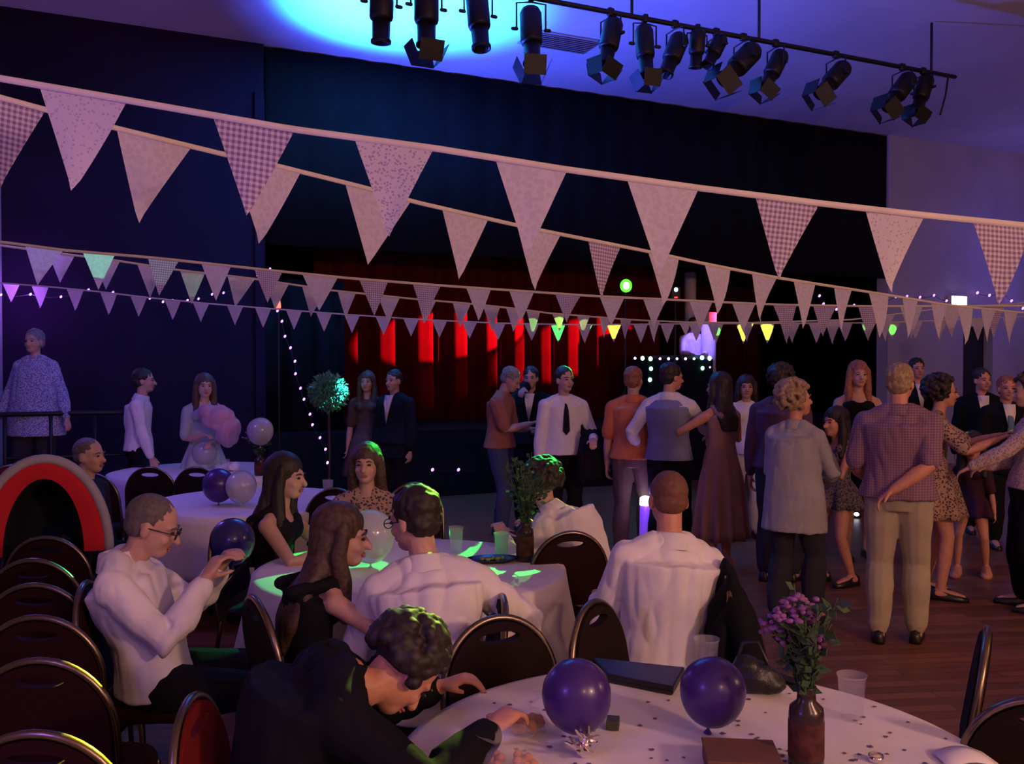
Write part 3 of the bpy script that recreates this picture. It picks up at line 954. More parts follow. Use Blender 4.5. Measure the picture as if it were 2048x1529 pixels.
# the dark jacket over the arm of the man with the tie
M_ = Matrix.Translation(P8.location) @ Matrix.Rotation(P8.rotation_euler.z, 4, 'Z')
pj = M_ @ (jp8['elb'][-1] * .35 + jp8['hand'][-1] * .65)
jk2 = thing('jacket', 'dark jacket carried over the arm of the man in the tie', 'jacket', pj, P8.rotation_euler.z)
mb = MB()
for x0 in (-.07, -.02, .03, .08):
    mb.tube([(x0, -.07, -.30), (x0, -.065, -.1), (x0, 0, .055), (x0, .07, -.1), (x0 * 1.2, .075, -.36)], [.04, .04, .035, .04, .045], 8)
mb.build('body', BLACKC, jk2, True, .012, 3)
MB().tube([(.09, .02, .0), (.13, .06, -.2), (.12, .06, -.4)], [.04, .045, .04], 10).build('sleeve', BLACKC, jk2)


# ------------------------------------------------------------------ tables
CLOTH = cloth('white_tablecloth', (0.80, 0.76, 0.74), 0.12, 14, 0.03)
WOODD = mat('dark_table_edge', (0.05, 0.035, 0.025), 0.5)


def round_table(x, y, r, lab_t, lab_c, drop=.43, ph=0.0):
    t = thing('round_table', lab_t, 'table', (x, y, 0), ph, 'round tables')
    MB().lathe([(r - .02, .715), (r, .72), (r, .74), (r - .01, .745)], n=64).build('tabletop', WOODD, t)
    for k in range(4):
        a = math.pi / 4 + k * math.pi / 2
        MB().tube([(math.cos(a) * r * .62, math.sin(a) * r * .62, .715), (math.cos(a) * r * .66, math.sin(a) * r * .66, 0.012)], .014, 8, False).build('leg', M_metal, t)
    n = 160
    rs = [[V((r * k * math.cos(2 * math.pi * j / n), r * k * math.sin(2 * math.pi * j / n), .749)) for j in range(n)] for k in (.02, .3, .6, .85, .98)]
    for i in range(9):
        k = i / 8
        rr = []
        for j in range(n):
            th = 2 * math.pi * j / n
            wv = math.cos(13 * th + ph) * .6 + math.cos(7 * th + 1.3 * ph + 1) * .4
            rad = r + .012 + .004 * i + k * (.035 + .04 * wv)
            z = .742 - drop * k - (.005 if i else 0)
            rr.append(V((rad * math.cos(th), rad * math.sin(th), z)))
        rs.append(rr)
    inner = [[p - V((p.x, p.y, 0)).normalized() * .004 for p in q] for q in reversed(rs[5:])]
    o = MB().rings(rs + inner, cap=False)
    o.f.append(tuple(reversed(range(n))))
    ob = o.build('tablecloth', CLOTH)
    ob.location = (x, y, 0)
    tag(ob, lab_c, 'tablecloth', 'white round tablecloths')


T1 = (0.465, 2.265)
T2 = (px_x(822, 4.51), 4.51)
T3 = (px_x(507, 6.8), 6.8)
T4 = (px_x(420, 9.0), 8.75)
round_table(*T1, .76, 'round table nearest the camera under the confetti-strewn cloth', 'white cloth strewn with purple confetti on the nearest round table', ph=.4)
round_table(*T2, .76, 'round table in the middle with four people sitting round it', 'white tablecloth with green light patches, people sitting round it', ph=1.1)
round_table(*T3, .76, 'round table behind the man with the phone', 'bluish white tablecloth hanging behind the man with the phone', ph=2.0)
round_table(*T4, .84, 'round table farthest back at the left, two chairs before it', 'white tablecloth farthest back at the left, behind two empty chairs', ph=2.7)

# ------------------------------------------------------------------ banquet chairs
MAROON = cloth('maroon_upholstery', (0.022, 0.005, 0.006), 0.3, 50)
BROWNU = cloth('brown_upholstery', (0.016, 0.008, 0.008), 0.3, 50)
GOLD = mat('bronze_chair_frame', (0.22, 0.17, 0.12), 0.3, metal=1.0, var=0.05)


def make_chair(label, loc, rz, fabric, group='round-backed banquet chairs'):
    t = thing('banquet_chair', label, 'chair', loc, rz, group)
    # seat
    mb = MB()
    out = []
    for k in range(28):
        a = 2 * math.pi * k / 28
        x = .215 * math.copysign(abs(math.cos(a)) ** .55, math.cos(a))
        y = .215 * math.copysign(abs(math.sin(a)) ** .55, math.sin(a))
        out.append((x * (1 if y > 0 else .92), y))
    mb.rings([[V((x * k, y * k + .02, z)) for x, y in out] for k, z in ((.96, .41), (1, .42), (1, .45), (.95, .468), (.7, .475))])
    mb.build('seat', fabric, t)
    # back frame: an arch rising from the rear of the seat
    def arch(k, dz=0, n=24):
        pts = []
        for i in range(n + 1):
            a = math.pi * i / n
            x = .205 * k * math.cos(a)
            z = .68 + dz + (.225 * k) * math.sin(a)
            pts.append((x, z))
        return pts
    def yb(z):
        return -.19 - (z - .45) * .16
    fr = [(.205, .40)] + [(.208, .55)] + arch(1) + [(-.208, .55), (-.205, .40)]
    MB().tube([V((x, yb(z), z)) for x, z in fr], .0125, 8).build('back_frame', GOLD, t)
    # padded back with a hand slot under the arch
    pad = [(.19, .52), (.195, .66)] + [(x, z) for x, z in arch(.955, -.0)[2:-2] if True] + [(-.195, .66), (-.19, .52)]
    mb = MB()
    c0, c1 = (0, .845), (.075, .018)
    outer = pad
    slot = [(c1[0] * math.cos(a), c0[1] + c1[1] * math.sin(a)) for a in [2 * math.pi * k / 20 for k in range(20)]]
    bm = bmesh.new()
    for side_ in (1, -1):
        vs = [bm.verts.new((x, yb(z) + side_ * .017, z)) for x, z in outer]
        es = [bm.edges.new((vs[i], vs[(i + 1) % len(vs)])) for i in range(len(vs))]
        hs = [bm.verts.new((x, yb(z) + side_ * .017, z)) for x, z in slot]
        es += [bm.edges.new((hs[i], hs[(i + 1) % len(hs)])) for i in range(len(hs))]
        bmesh.ops.triangle_fill(bm, use_beauty=True, use_dissolve=False, edges=es)
        if side_ == 1:
            va, ha = vs, hs
        else:
            for q, w_ in ((va, vs), (ha, hs)):
                for i in range(len(q)):
                    k = (i + 1) % len(q)
                    bm.faces.new((q[i], q[k], w_[k], w_[i]))
    bmesh.ops.recalc_face_normals(bm, faces=bm.faces)
    me = bpy.data.meshes.new('backrest')
    bm.to_mesh(me)
    bm.free()
    me.materials.append(fabric)
    o = bpy.data.objects.new('backrest', me)
    COL.objects.link(o)
    o.parent = t
    for q in (1, -1):
        MB().tube([(q * .19, .19, .41), (q * .20, .225, .012)], [.0125, .011], 8).build('leg', GOLD, t)
        MB().tube([(q * .205, -.175, .42), (q * .205, -.185, .36), (q * .21, -.25, .012)], [.0125, .0125, .011], 8).build('leg', GOLD, t)
    MB().tube([(-.19, .19, .39), (.19, .19, .39)], .010, 8).build('seat_rail', GOLD, t)
    return t


CH = make_chair('empty maroon chair nearest the camera in the row along the left wall', (px_x(118, 2.2) - .02, 2.33, 0), R(4), MAROON)
CHB = make_chair('empty brown chair pushed up to the near table, pale light in its hand slot', (.06, 2.80, 0), R(205), BROWNU)
GRP = 'round-backed banquet chairs'
REDC = make_chair('red chair far left under the handrail, beside the wall', (px_x(20, 8.0), 8.0, 0), R(30), cloth('red_upholstery', (.16, .012, .012), .3, 50))
GLINT = [CH]
for i, (px, d, lb) in enumerate((
        (105, 2.72, 'maroon chair with a bright yellow glint, second nearest along the left wall'),
        (98, 3.17, 'maroon chair in the row by the left wall, third from the camera'),
        (90, 3.62, 'maroon chair in the row by the left wall, fourth from the camera'),
        (84, 4.07, 'maroon chair with a green glint, last but one of the row by the left wall'),
        (108, 4.6, 'maroon chair directly in front of the red pushchair, end of the row'))):
    GLINT.append(dup(CH, (px_x(px, d), d + .13, 0), R(4), lb))
# chairs that people sit on, turned as they sit
for (px, d, rz, src, lb) in (
        (308, 3.56, -80, CH, 'bronze-framed chair under the man with the phone'),
        (536, 4.85, -98, CHB, 'chair under the woman with long dark hair'),
        (645, 3.43, -58, CHB, 'chair under the woman in the black dress with long brown hair'),
        (862, 3.28, 96, CHB, 'chair under the dark-haired man leaning on the middle table'),
        (735, 5.55, 180, CHB, 'chair under the woman in the flowery dress'),
        (1112, 4.86, 14, CH, 'maroon chair under the curly-haired man in white'),
        (1322, 3.7, 88, CHB, 'chair under the ginger-haired man, its back turned to the right'),
        (585, 2.29, -88, REDC, 'red-sided chair under the bowed person in black, pale light on its frame'),
        (158, 6.1, -100, CHB, 'chair under the grey-haired man in dark clothes')):
    dup(src, (px_x(px, d), d, 0), R(rz), lb)
for (px, d, rz, src, lb) in (
        (1322, 3.09, 238, CHB, 'brown chair turned half side on between the near table and the ginger-haired man'),
        (1800, 3.01, 63, CHB, 'chair seen edge on at the right of the near table'),
        (2105, 2.5, -30, CHB, 'dark chair cut off by the lower right corner'),
        (318, 7.85, 4, CHB, 'left of the two empty chairs in front of the farthest table'),
        (415, 7.85, -2, CHB, 'right of the two empty chairs in front of the farthest table'),
        (640, 6.0, 170, CHB, 'brown chair with a hand slot between the dark-haired woman and the flowery dress'),
        (826, 6.3, 184, CH, 'dark red chair behind the flowery-dressed woman'),
        (60, 7.3, 20, CH, 'maroon chair far left below the handrail'),
        (225, 7.4, -10, CH, 'maroon chair left of the two empty chairs')):
    dup(src, (px_x(px, d), d, 0), R(rz), lb)

# black jacket over the chair back beside the ginger-haired man
jk = thing('jacket', 'black jacket draped over the chair back beside the ginger-haired man', 'jacket', (px_x(1322, 3.7) + .21, 3.7, 0), R(88))
mb = MB()
for x0 in (-.19, -.1, 0, .1, .19):
    k = abs(x0) / .19
    mb.tube([(x0 * 1.1, -.20, .62), (x0, -.215, .80 - .08 * k * k), (x0 * .85, -.262, .925 - .12 * k * k), (x0 * 1.05, -.31, .80 - .06 * k), (x0 * 1.25, -.335, .5), (x0 * 1.3, -.33, .28 + .04 * k)], [.035, .04, .045, .05, .06, .05], 10)
mb.build('body', BLACKC, jk, True, .009, 3, .02, 9, jitter=(14, 14, 5))
jk.location = (px_x(1322, 3.7), 3.7, 0)
for q in (-1, 1):
    MB().tube([(q * .2, -.27, .80), (q * .27, -.31, .62), (q * .26, -.33, .42), (q * .25, -.31, .3)], [.05, .055, .05, .045], 12).build('sleeve', BLACKC, jk)

# ------------------------------------------------------------------ things on the near table
TZ = .7515
PB = mat('purple_balloon_latex', (0.05, 0.018, 0.17), 0.3, var=0.05, coat=0.1)
DB = mat('dark_blue_balloon_latex', (0.02, 0.02, 0.14), 0.25, var=0.05, coat=0.3)
CB_ = mat('clear_balloon_latex', (0.75, 0.78, 0.8), 0.18, var=0.03, trans=0.55, coat=0.3)


def balloon(label, p, r, m, group='balloons on the tables', tilt=(0, 0)):
    t = thing('balloon', label, 'balloon', p, 0, group)
    Mx = Matrix.Rotation(R(tilt[0]), 3, 'X') @ Matrix.Rotation(R(tilt[1]), 3, 'Y')
    prof = []
    for i in range(19):
        a = -math.pi / 2 + math.pi * i / 18
        z = math.sin(a) * r * (1.0 if a > 0 else 1.16)
        prof.append((max(.004, math.cos(a) * r), z))
    sk = MB().lathe(prof, n=32, M=Mx).build('skin', m, t)
    b0 = -r * 1.16
    MB().lathe([(.004, b0 + .004), (.005, b0 - .004), (.0035, b0 - .01), (.012, b0 - .022), (.011, b0 - .023), (.003, b0 - .012)], n=12, M=Mx).build('knot', m, sk)
    return t


def on(px, py, z=TZ):
    """Point of the plane at height z seen at a photo pixel."""
    p1, p2 = at(px, py, 1.0), at(px, py, 2.0)
    k = (z - p1.z) / (p2.z - p1.z)
    return p1 + (p2 - p1) * k


p = on(1150, 1492)
balloon('purple balloon on the near table, left one behind the silver twist', (p.x + .005, p.y + .02, TZ + .13), .092, PB, tilt=(6, -8))
p = on(1425, 1478)
balloon('purple balloon on the near table, right one beside the flower bottle', (p.x + .005, p.y + .02, TZ + .125), .088, PB, tilt=(6, 5))

# flower bottle
p = on(1612, 1536)
LEAF = mat('dark_leaf', (0.035, 0.08, 0.03), 0.6, var=0.2, vscale=30)
FLW = mat('purple_petals', (0.26, 0.09, 0.30), 0.7, var=0.2, vscale=30)


def bouquet(label, p, h=.20, r=.043, sq=False, fh=.23, spread=.1, seed=3, body=None, flowers=True, nst=20):
    rnd = random.Random(seed)
    t = thing('flower_bottle', label, 'vase', p, 0, 'flower bottles on the tables')
    body = body or mat('dark_brown_glass', (0.035, 0.016, 0.015), 0.25, var=0.1)
    bot = MB().lathe([(r * .9, 0), (r, .006), (r, h * .66), (r * .95, h * .74), (r * .55, h * .82), (r * .5, h * .96), (r * .56, h * .98), (r * .56, h), (r * .45, h), (r * .42, h * .8)], n=28).build('bottle', body, t)
    MB().lathe([(r * 1.005, h * .14), (r * 1.02, h * .15), (r * 1.02, h * .58), (r * 1.005, h * .59)], n=28, cap=False).build('label_band', mat('brown_paper_band', (.10, .035, .03), .8, var=.3, vscale=25), bot)
    ms, ml, mf = MB(), MB(), MB()
    for i in range(nst):
        a = rnd.uniform(0, 2 * math.pi)
        k = rnd.uniform(.15, 1)
        tip = V((math.cos(a) * spread * k, math.sin(a) * spread * k, h + fh * rnd.uniform(.45, 1)))
        mid = V((tip.x * .3, tip.y * .3, h + fh * .3))
        ms.tube([(math.cos(a) * r * .3, math.sin(a) * r * .3, h * .7), mid, tip], .0018, 5)
        for q in range(7):
            b0 = V((mid.x * .5, mid.y * .5, h * .92)).lerp(tip, rnd.random() ** .8)
            dr = V((rnd.uniform(-1, 1), rnd.uniform(-1, 1), rnd.uniform(-.3, 1))).normalized()
            L = rnd.uniform(.025, .05)
            s_ = dr.orthogonal().normalized() * L * .28
            n_ = dr.cross(s_).normalized() * .0012
            o = [b0, b0 + dr * L * .5 + s_, b0 + dr * L, b0 + dr * L * .5 - s_]
            ml.rings([[x - n_ for x in o], [x + n_ for x in o]])
        if flowers and i % 2 == 0:
            for q in range(9):
                mf.ball(tip + V((rnd.gauss(0, .012), rnd.gauss(0, .012), rnd.gauss(0, .012))), (rnd.uniform(.006, .012), rnd.uniform(.006, .012), .006), None, 8, 5)
    ms.build('stem', LEAF, t)
    ml.build('leaves', LEAF, t, False)
    if flowers:
        mf.build('blossom', FLW, t)
    return t


bouquet('brown bottle of purple flowers standing on the near table', (p.x, p.y, TZ), .205, .043, fh=.24, spread=.1, nst=34)

PLA = mat('clear_plastic', (0.8, 0.8, 0.85), 0.08, var=0, alpha=0.13)
GPL = mat('green_tinted_plastic', (0.6, 0.9, 0.7), 0.2, var=0, alpha=0.4)


def cup(label, p, h=.12, r=.04, m=PLA):
    t = MB().lathe([(r * .72, .002), (r * .75, .0), (r * .98, h), (r * 1.05, h + .002), (r * 1.05, h - .003), (r * .95, h - .002), (r * .72, .004), (r * .4, .003)], n=28).build('plastic_cup', m)
    t.location = p
    return tag(t, label, 'cup', 'plastic cups on the tables')


p = on(1703, 1438)
cup('clear plastic cup on the near table, right of the flower bottle', (p.x, p.y, TZ), .125, .04)
p = on(1413, 1352)
cup('clear plastic cup on the near table, half hidden behind the right purple balloon', (p.x, p.y, TZ), .12, .04)
# flat black case
pa = [on(1186, 1332), on(1216, 1366), on(1346, 1392), on(1368, 1352)]
cs = thing('case', 'flat black folding case lying on the near table between the balloons', 'case', (0, 0, 0))
c = sum(pa, V()) / 4
cs.location = (c.x, c.y, TZ)
q = [V((x.x - c.x, x.y - c.y, 0)) for x in pa]
BLK = mat('black_leatherette', (0.012, 0.012, 0.014), 0.35, bump=.2, bscale=200)
MB().rings([[x * .97 for x in q], [x + V((0, 0, .004)) for x in q], [x + V((0, 0, .012)) for x in q]]).build('bottom_cover', BLK, cs, False)
MB().rings([[x + V((0, 0, .013)) for x in q], [x * 1.01 + V((0, 0, .017)) for x in q], [x * 1.01 + V((0, 0, .025)) for x in q], [x * .97 + V((0, 0, .028)) for x in q]]).build('top_cover', BLK, cs, False)
# handbag
p = on(1520, 1398)
hb = thing('handbag', 'soft black handbag slumped on the near table behind the flower bottle', 'bag', (p.x, p.y + .06, TZ), R(-12))
mb = MB()
mb.ball((0, 0, .045), (.075, .05, .05)).ball((-.025, 0, .07), (.045, .04, .045)).ball((.05, 0, .03), (.045, .045, .033))
mb.build('pouch', BLK, hb, True, .006, 3, .004, 40)
MB().tube([(-.05, 0, .1), (-.035, .01, .145), (.01, .01, .15), (.04, 0, .085)], .006, 8).build('strap', BLK, hb)
# phone lying near the bag
p = on(1575, 1364)
ph = thing('phone', 'small dark phone on the far edge of the near table by the bottle', 'phone', (p.x, p.y, TZ), R(40))
MB().box((0, 0, .005), (.05, .1, .009), None, .004).build('body', M_black, ph)
MB().box((0, 0, .0102), (.044, .088, .001)).build('screen', mat('dark_screen', (.03, .03, .04), .1, var=0), ph, False)
# kraft card box
p = on(1478, 1535)
kb = thing('card_box', 'brown card box lying at the front of the near table', 'box', (p.x, p.y - .02, TZ), R(-6))
KR = mat('brown_card', (0.17, 0.085, 0.06), 0.85, bump=.15, bscale=80)
MB().box((0, 0, .022), (.175, .14, .044), None, .003).build('carton', KR, kb, False)
MB().box((0, .002, .047), (.18, .146, .006), None, .002).build('lid', KR, kb, False)
# dark card square
p = on(1226, 1455)
t = MB().box((0, 0, .012), (.035, .05, .024), Matrix.Rotation(R(-10), 3, 'Z'), .002).build('matchbox', mat('olive_card', (.06, .055, .035), .7), None, False)
t.location = (p.x, p.y, TZ)
tag(t, 'small dark olive box beside the left purple balloon', 'box')
# silver twist
p = on(1168, 1515)
fo = thing('silver_ornament', 'shiny silver foil twist in front of the left purple balloon', 'ornament', (p.x, p.y, TZ))
FOIL = mat('silver_foil', (0.85, 0.8, 0.78), 0.12, metal=1.0, var=0)
rnd = random.Random(5)
mb = MB()
for i in range(16):
    dr = V((rnd.uniform(-1, 1), rnd.uniform(-1, 1), rnd.uniform(.1, 1.3))).normalized()
    L = rnd.uniform(.03, .065)
    s_ = dr.orthogonal().normalized() * .008
    mb.tube([(0, 0, .028), V((0, 0, .028)) + dr * L * .5 + s_, V((0, 0, .028)) + dr * L], [.006, .007, .003], 5)
mb.build('foil_strands', FOIL, fo, False)
MB().ball((0, 0, .02), (.022, .022, .02), None, 9, 6).build('weight', FOIL, fo, False)
# sweets in cellophane
for (px, py, sx, lb, seed) in ((1052, 1462, .06, 'cellophane bag of orange sweets beside the bowed person\'s hand', 1), (1010, 1545, .095, 'larger cellophane bag of orange sweets at the bottom edge of the near table', 2)):
    p = on(px, py)
    rnd = random.Random(seed)
    bg = thing('sweet_bag', lb, 'bag', (p.x, p.y, TZ), 0, 'cellophane sweet bags')
    mb = MB()
    for i in range(26):
        a, k = rnd.uniform(0, 6.28), rnd.random() ** .5
        mb.ball((math.cos(a) * sx * .75 * k, math.sin(a) * sx * .6 * k, .012 + rnd.random() * .035 * (1 - k * .6)), .013, None, 8, 6)
    mb.build('sweets', mat('orange_sweets', (.55, .17, .06), .5), bg)
    mb = MB()
    prof = []
    for z, k in ((.001, .8), (.012, 1.02), (.035, .95), (.058, .6), (.07, .2), (.085, .5), (.10, .75)):
        prof.append([V((math.cos(a) * sx * k * (1 + .08 * math.sin(5 * a + z * 90)), math.sin(a) * sx * .8 * k * (1 + .08 * math.cos(7 * a)), z)) for a in [2 * math.pi * j / 40 for j in range(40)]])
    mb.rings(prof + [[x * .97 for x in r] for r in reversed(prof[1:])], cap=False)
    mb.build('wrapper', mat('cellophane', (.95, .93, .9), .1, var=0, alpha=.09), bg)
# tea light and napkin
p = on(1752, 1522)
tl = thing('tea_light', 'small yellowish tea light on the near table, right of the bottle', 'candle', (p.x, p.y, TZ))
MB().lathe([(.018, 0), (.019, .001), (.019, .015), (.017, .015), (.017, .01), (.002, .01)], n=20).build('cup', FOIL, tl)
MB().lathe([(.0165, .008), (.0165, .012), (.003, .0125)], n=20).build('wax', mat('wax', (.85, .68, .4), .5), tl)
p = on(1952, 1524)
t = MB()
rs = []
for i in range(8):
    k = i / 7
    rs.append([V((-.06 + .12 * k, y, .004 + .022 * math.sin(k * 3.0) * (1 - abs(y) * 6) + zz)) for y, zz in ((-.045, 0), (0, .004), (.045, .002), (.045, -.001), (0, .001), (-.045, -.003))])
o = t.rings(rs).build('napkin', CLOTH)
o.location = (p.x - .03, p.y, TZ)
tag(o, 'crumpled white napkin at the right edge of the near table', 'napkin')
# confetti
rnd = random.Random(11)
mb = MB()
for i in range(230):
    a, k = rnd.uniform(0, 2 * math.pi), rnd.random() ** .5 * .72
    c = V((T1[0] + math.cos(a) * k, T1[1] + math.sin(a) * k, TZ - .0008))
    if rnd.random() < .35:
        c = V((T1[0] + .2 + rnd.gauss(0, .1), T1[1] - .02 + rnd.gauss(0, .1), TZ - .0008))
    an = rnd.uniform(0, 6.28)
    r_ = rnd.uniform(.004, .009)
    o = [c + V((math.cos(an + b_) * r_ * s_, math.sin(an + b_) * r_ * s_, 0)) for b_, s_ in ((0, 1), (1.0, .9), (1.57, .5), (2.14, .9), (3.14, 1), (4.71, 1.1))]
    mb.rings([o, [x + V((0, 0, .0008)) for x in o]])
tag(mb.build('confetti', mat('purple_confetti', (.16, .09, .17), .6), None, False), 'purple confetti scattered over the near white tablecloth', 'confetti', kind='stuff')

# ------------------------------------------------------------------ things on the other tables
p = on(1050, 1122)
bouquet('dark square-footed bottle of greenery on the middle table', (p.x, p.y, TZ), .22, .045, fh=.34, spread=.15, seed=8, nst=34, flowers=False)
p = on(1003, 1108)
cup('green-lit plastic cup on the middle table, left of the greenery bottle', (p.x, p.y, TZ), .11, .042, GPL)
p = on(985, 1118)
pl = thing('platter', 'oval black platter on the middle table with a green glint', 'plate', (p.x, p.y - .06, TZ), R(12))
MB().lathe([(.05, 0), (.11, .004), (.135, .018), (.138, .017), (.112, .0), (.05, -.0)], n=36, M=Matrix.Diagonal((1, .62, 1))).build('dish', mat('black_glaze', (.012, .012, .012), .2), pl)
for i in range(5):
    MB().ball((-.05 + i * .025, .01 * (-1) ** i, .012), (.016, .014, .01), None, 10, 6).build('snack', mat('green_snack', (.2, .3, .1), .6), pl)
p = on(742, 1140)
balloon('clear balloon glowing green on the middle table', (p.x - .01, p.y + .05, TZ + .165), .125, CB_)
p = on(468, 1180, .45)
balloon('dark blue balloon at the hands of the man with the phone', (px_x(463, 4.1), 4.1, 1.75 - (1082 - 735) * 4.1 / F), .10, DB)
balloon('dark purple balloon on the table behind the man with the phone', (px_x(436, 6.55), 6.55, TZ + .15), .115, PB)
balloon('clear balloon beside the dark purple one behind the man with the phone', (px_x(481, 6.5), 6.5, TZ + .145), .11, CB_)
balloon('pale clear balloon on the farthest table', (px_x(408, 8.9), 8.9, TZ + .16), .12, CB_)
balloon('white balloon on top of the dark flower vase on the farthest table', (px_x(520, 8.3), 8.3, 1.75 - (868 - 735) * 8.3 / F + .03), .12, CB_)
bouquet('dark vase of flowers under the white balloon on the farthest table', (px_x(516, 8.3), 8.35, TZ), .2, .05, fh=.26, spread=.13, seed=12, nst=26)
cup('clear plastic cup on the farthest table beside the pale balloon', (px_x(450, 8.6), 8.6, TZ), .12, .04)
cup('clear plastic cup on the table behind the man with the phone', (px_x(655, 6.95), 6.95, TZ), .13, .042)
cup('plastic cup lit violet on the middle table behind the leaning man', (px_x(912, 4.85), 4.85, TZ), .14, .04)
o = MB().ball((0, 0, .03), (.11, .07, .035)).ball((.07, .02, .03), (.05, .05, .05)).build('napkin', CLOTH, None, True, .008, 1, .02, 20)
o.location = (px_x(455, 8.75), 8.72, TZ + .0)
tag(o, 'heap of crumpled paper napkins on the farthest table', 'napkin')

# phones in hands
def held_phone(label, j, off, lit):
    r, jj = j
    M_ = Matrix.Translation(r.location) @ Matrix.Rotation(r.rotation_euler.z, 4, 'Z')
    p_ = M_ @ ((jj['hand'][1] + jj['hand'][-1]) / 2 + V(off))
    t = thing('phone', label, 'phone', p_, r.rotation_euler.z)
    Mx = Matrix.Rotation(R(-40), 3, 'X')
    MB().box((0, 0, 0), (.068, .009, .135), Mx, .004).build('body', M_black, t, False)
    MB().box(Mx @ V((0, -.0052, 0)), (.06, .001, .118), Mx).build('screen', mat('lit_screen', (.5, .5, .5), .2, var=0, emit=(.9, .92, 1), estr=2.5) if lit else mat('dark_screen', (.03, .03, .04), .1, var=0), t, False)


held_phone('dark phone in the hands of the man with glasses', (S1, j1), (0, .09, .0), False)

# pushchair with the red hood
pc = thing('pushchair', 'red and grey arched pushchair hood beside the row of chairs', 'pushchair', (px_x(92, 4.85) - .08, 5.0, -.0), R(24))
rs = []
for i in range(9):
    k = i / 8
    y = -.25 + .5 * k
    q_ = 1 - .35 * k * k
    rs.append([V((.31 * q_ * math.cos(a), y, .76 - .06 * k + .50 * q_ * math.sin(a))) for a in [math.pi * j / 28 for j in range(29)]])
# the lining turns inward at the front and runs back into the dark
ins = []
for y, kx, kz in ((-.262, .96, .97), (-.262, .82, .90), (-.25, .62, .80), (-.2, .52, .74), (.1, .45, .66)):
    ins.append([V((.31 * kx * math.cos(a), y, .76 + .50 * kz * math.sin(a))) for a in [math.pi * j / 28 for j in range(29)]])
mb = MB()
mb.rings(list(reversed(rs)) + ins[:3], cap=False, closed=False)
mb.rings([[rs[-1][j] for j in range(29)], [V((p_.x * .05, p_.y + .01, .85)) for p_ in rs[-1]]], cap=False, closed=False)
hood = mb.build('hood', cloth('red_hood_cloth', (.52, .02, .03), .2, 30), pc)
MB().rings(ins[2:] + [[V((p_.x * .05, .12, .85)) for p_ in ins[4]]], cap=False, closed=False).build('lining', cloth('dark_pram_cloth', (.012, .012, .015)), hood)
mb = MB()
mb.tube([V((.315 * math.cos(a), -.25, .76 + .505 * math.sin(a))) for a in [math.pi * j / 28 for j in range(29)]], .026, 8)
mb.build('hood_trim', cloth('grey_hood_trim', (.34, .33, .36)), hood)
MB().box((0, -.02, .58), (.44, .62, .3), Matrix.Rotation(R(8), 3, 'X'), .08).build('seat', cloth('dark_pram_cloth', (.02, .02, .024)), pc)
mb = MB()
for q in (-1, 1):
    mb.tube([(q * .26, .46, .98), (q * .26, .3, .75), (q * .24, -.35, .12)], .013, 8)
    mb.tube([(q * .26, .1, .55), (q * .24, .35, .13)], .013, 8)
mb.tube([(-.26, .46, .98), (.26, .46, .98)], .015, 8)
mb.build('frame', M_metal, pc)
for q in (-1, 1):
    for y in (-.35, .36):
        w_ = MB()
        w_.tube([(q * .26, y + .1 * math.cos(a), .125 + .1 * math.sin(a)) for a in [2 * math.pi * k / 20 for k in range(21)]], .02, 8, False)
        w_.tube([(q * .23, y, .125), (q * .28, y, .125)], .03, 10).build('wheel', M_black, pc)

# ------------------------------------------------------------------ bay tree
p = at(657, 785, 10.2)
bt = thing('bay_tree', 'clipped ball-headed bay tree lit cyan in front of the stage', 'tree', (p.x, p.y, 0))
MB().lathe([(.13, 0), (.14, .01), (.18, .33), (.195, .34), (.195, .36), (.17, .36), (.16, .33), (.02, .32)], n=28).build('pot', mat('dark_glazed_pot', (.03, .03, .06), .3), bt)
MB().tube([(0, 0, .3), (.01, 0, .8), (0, 0, 1.3)], [.016, .015, .013], 8).build('stem', mat('bark', (.06, .045, .03), .9), bt)
rnd = random.Random(4)
mb = MB()
zc = p.z
for i in range(1300):
    u_, a = rnd.uniform(-1, 1), rnd.uniform(0, 6.283)
    r_ = math.sqrt(1 - u_ * u_)
    n_ = V((r_ * math.cos(a), r_ * math.sin(a), u_))
    c = V((0, 0, zc)) + n_ * rnd.uniform(.10, .215)
    dr = (n_ + V((rnd.gauss(0, .6), rnd.gauss(0, .6), rnd.gauss(0, .6)))).normalized()
    L = rnd.uniform(.035, .06)
    s_ = dr.cross(V((rnd.gauss(0, 1), rnd.gauss(0, 1), rnd.gauss(0, 1)))).normalized() * L * .26
    t_ = dr.cross(s_).normalized() * .001
    o = [c, c + dr * L * .5 + s_, c + dr * L, c + dr * L * .5 - s_]
    mb.rings([[x - t_ for x in o], [x + t_ for x in o]])
mb.build('foliage', mat('bay_leaf', (.10, .22, .09), .45, var=.2, vscale=20), bt, False)
o = mb = None

# ------------------------------------------------------------------ bunting
FL = {
    'plain': spots_mat('plain_cream_flag_cloth', (.66, .61, .64), (.60, .55, .59), 60, .5, translucent=.3),
    'floral': spots_mat('small_flower_flag_cloth', (.68, .62, .62), (.50, .44, .54), 95, .3, translucent=.3),
    'dots': spots_mat('blue_flower_flag_cloth', (.66, .60, .64), (.38, .33, .48), 120, .36, translucent=.3),
    'gingham': spots_mat('gingham_flag_cloth', (.70, .62, .64), (.26, .17, .30), 14, kind='gingham', translucent=.3),
}
TAPE = mat('cream_tape', (.62, .56, .52), .8, var=.05)


def lin(pts, x):
    for (x0, y0), (x1, y1) in zip(pts, pts[1:]):
        if x <= x1 or (x1, y1) == pts[-1]:
            return y0 + (y1 - y0) * (x - x0) / (x1 - x0)


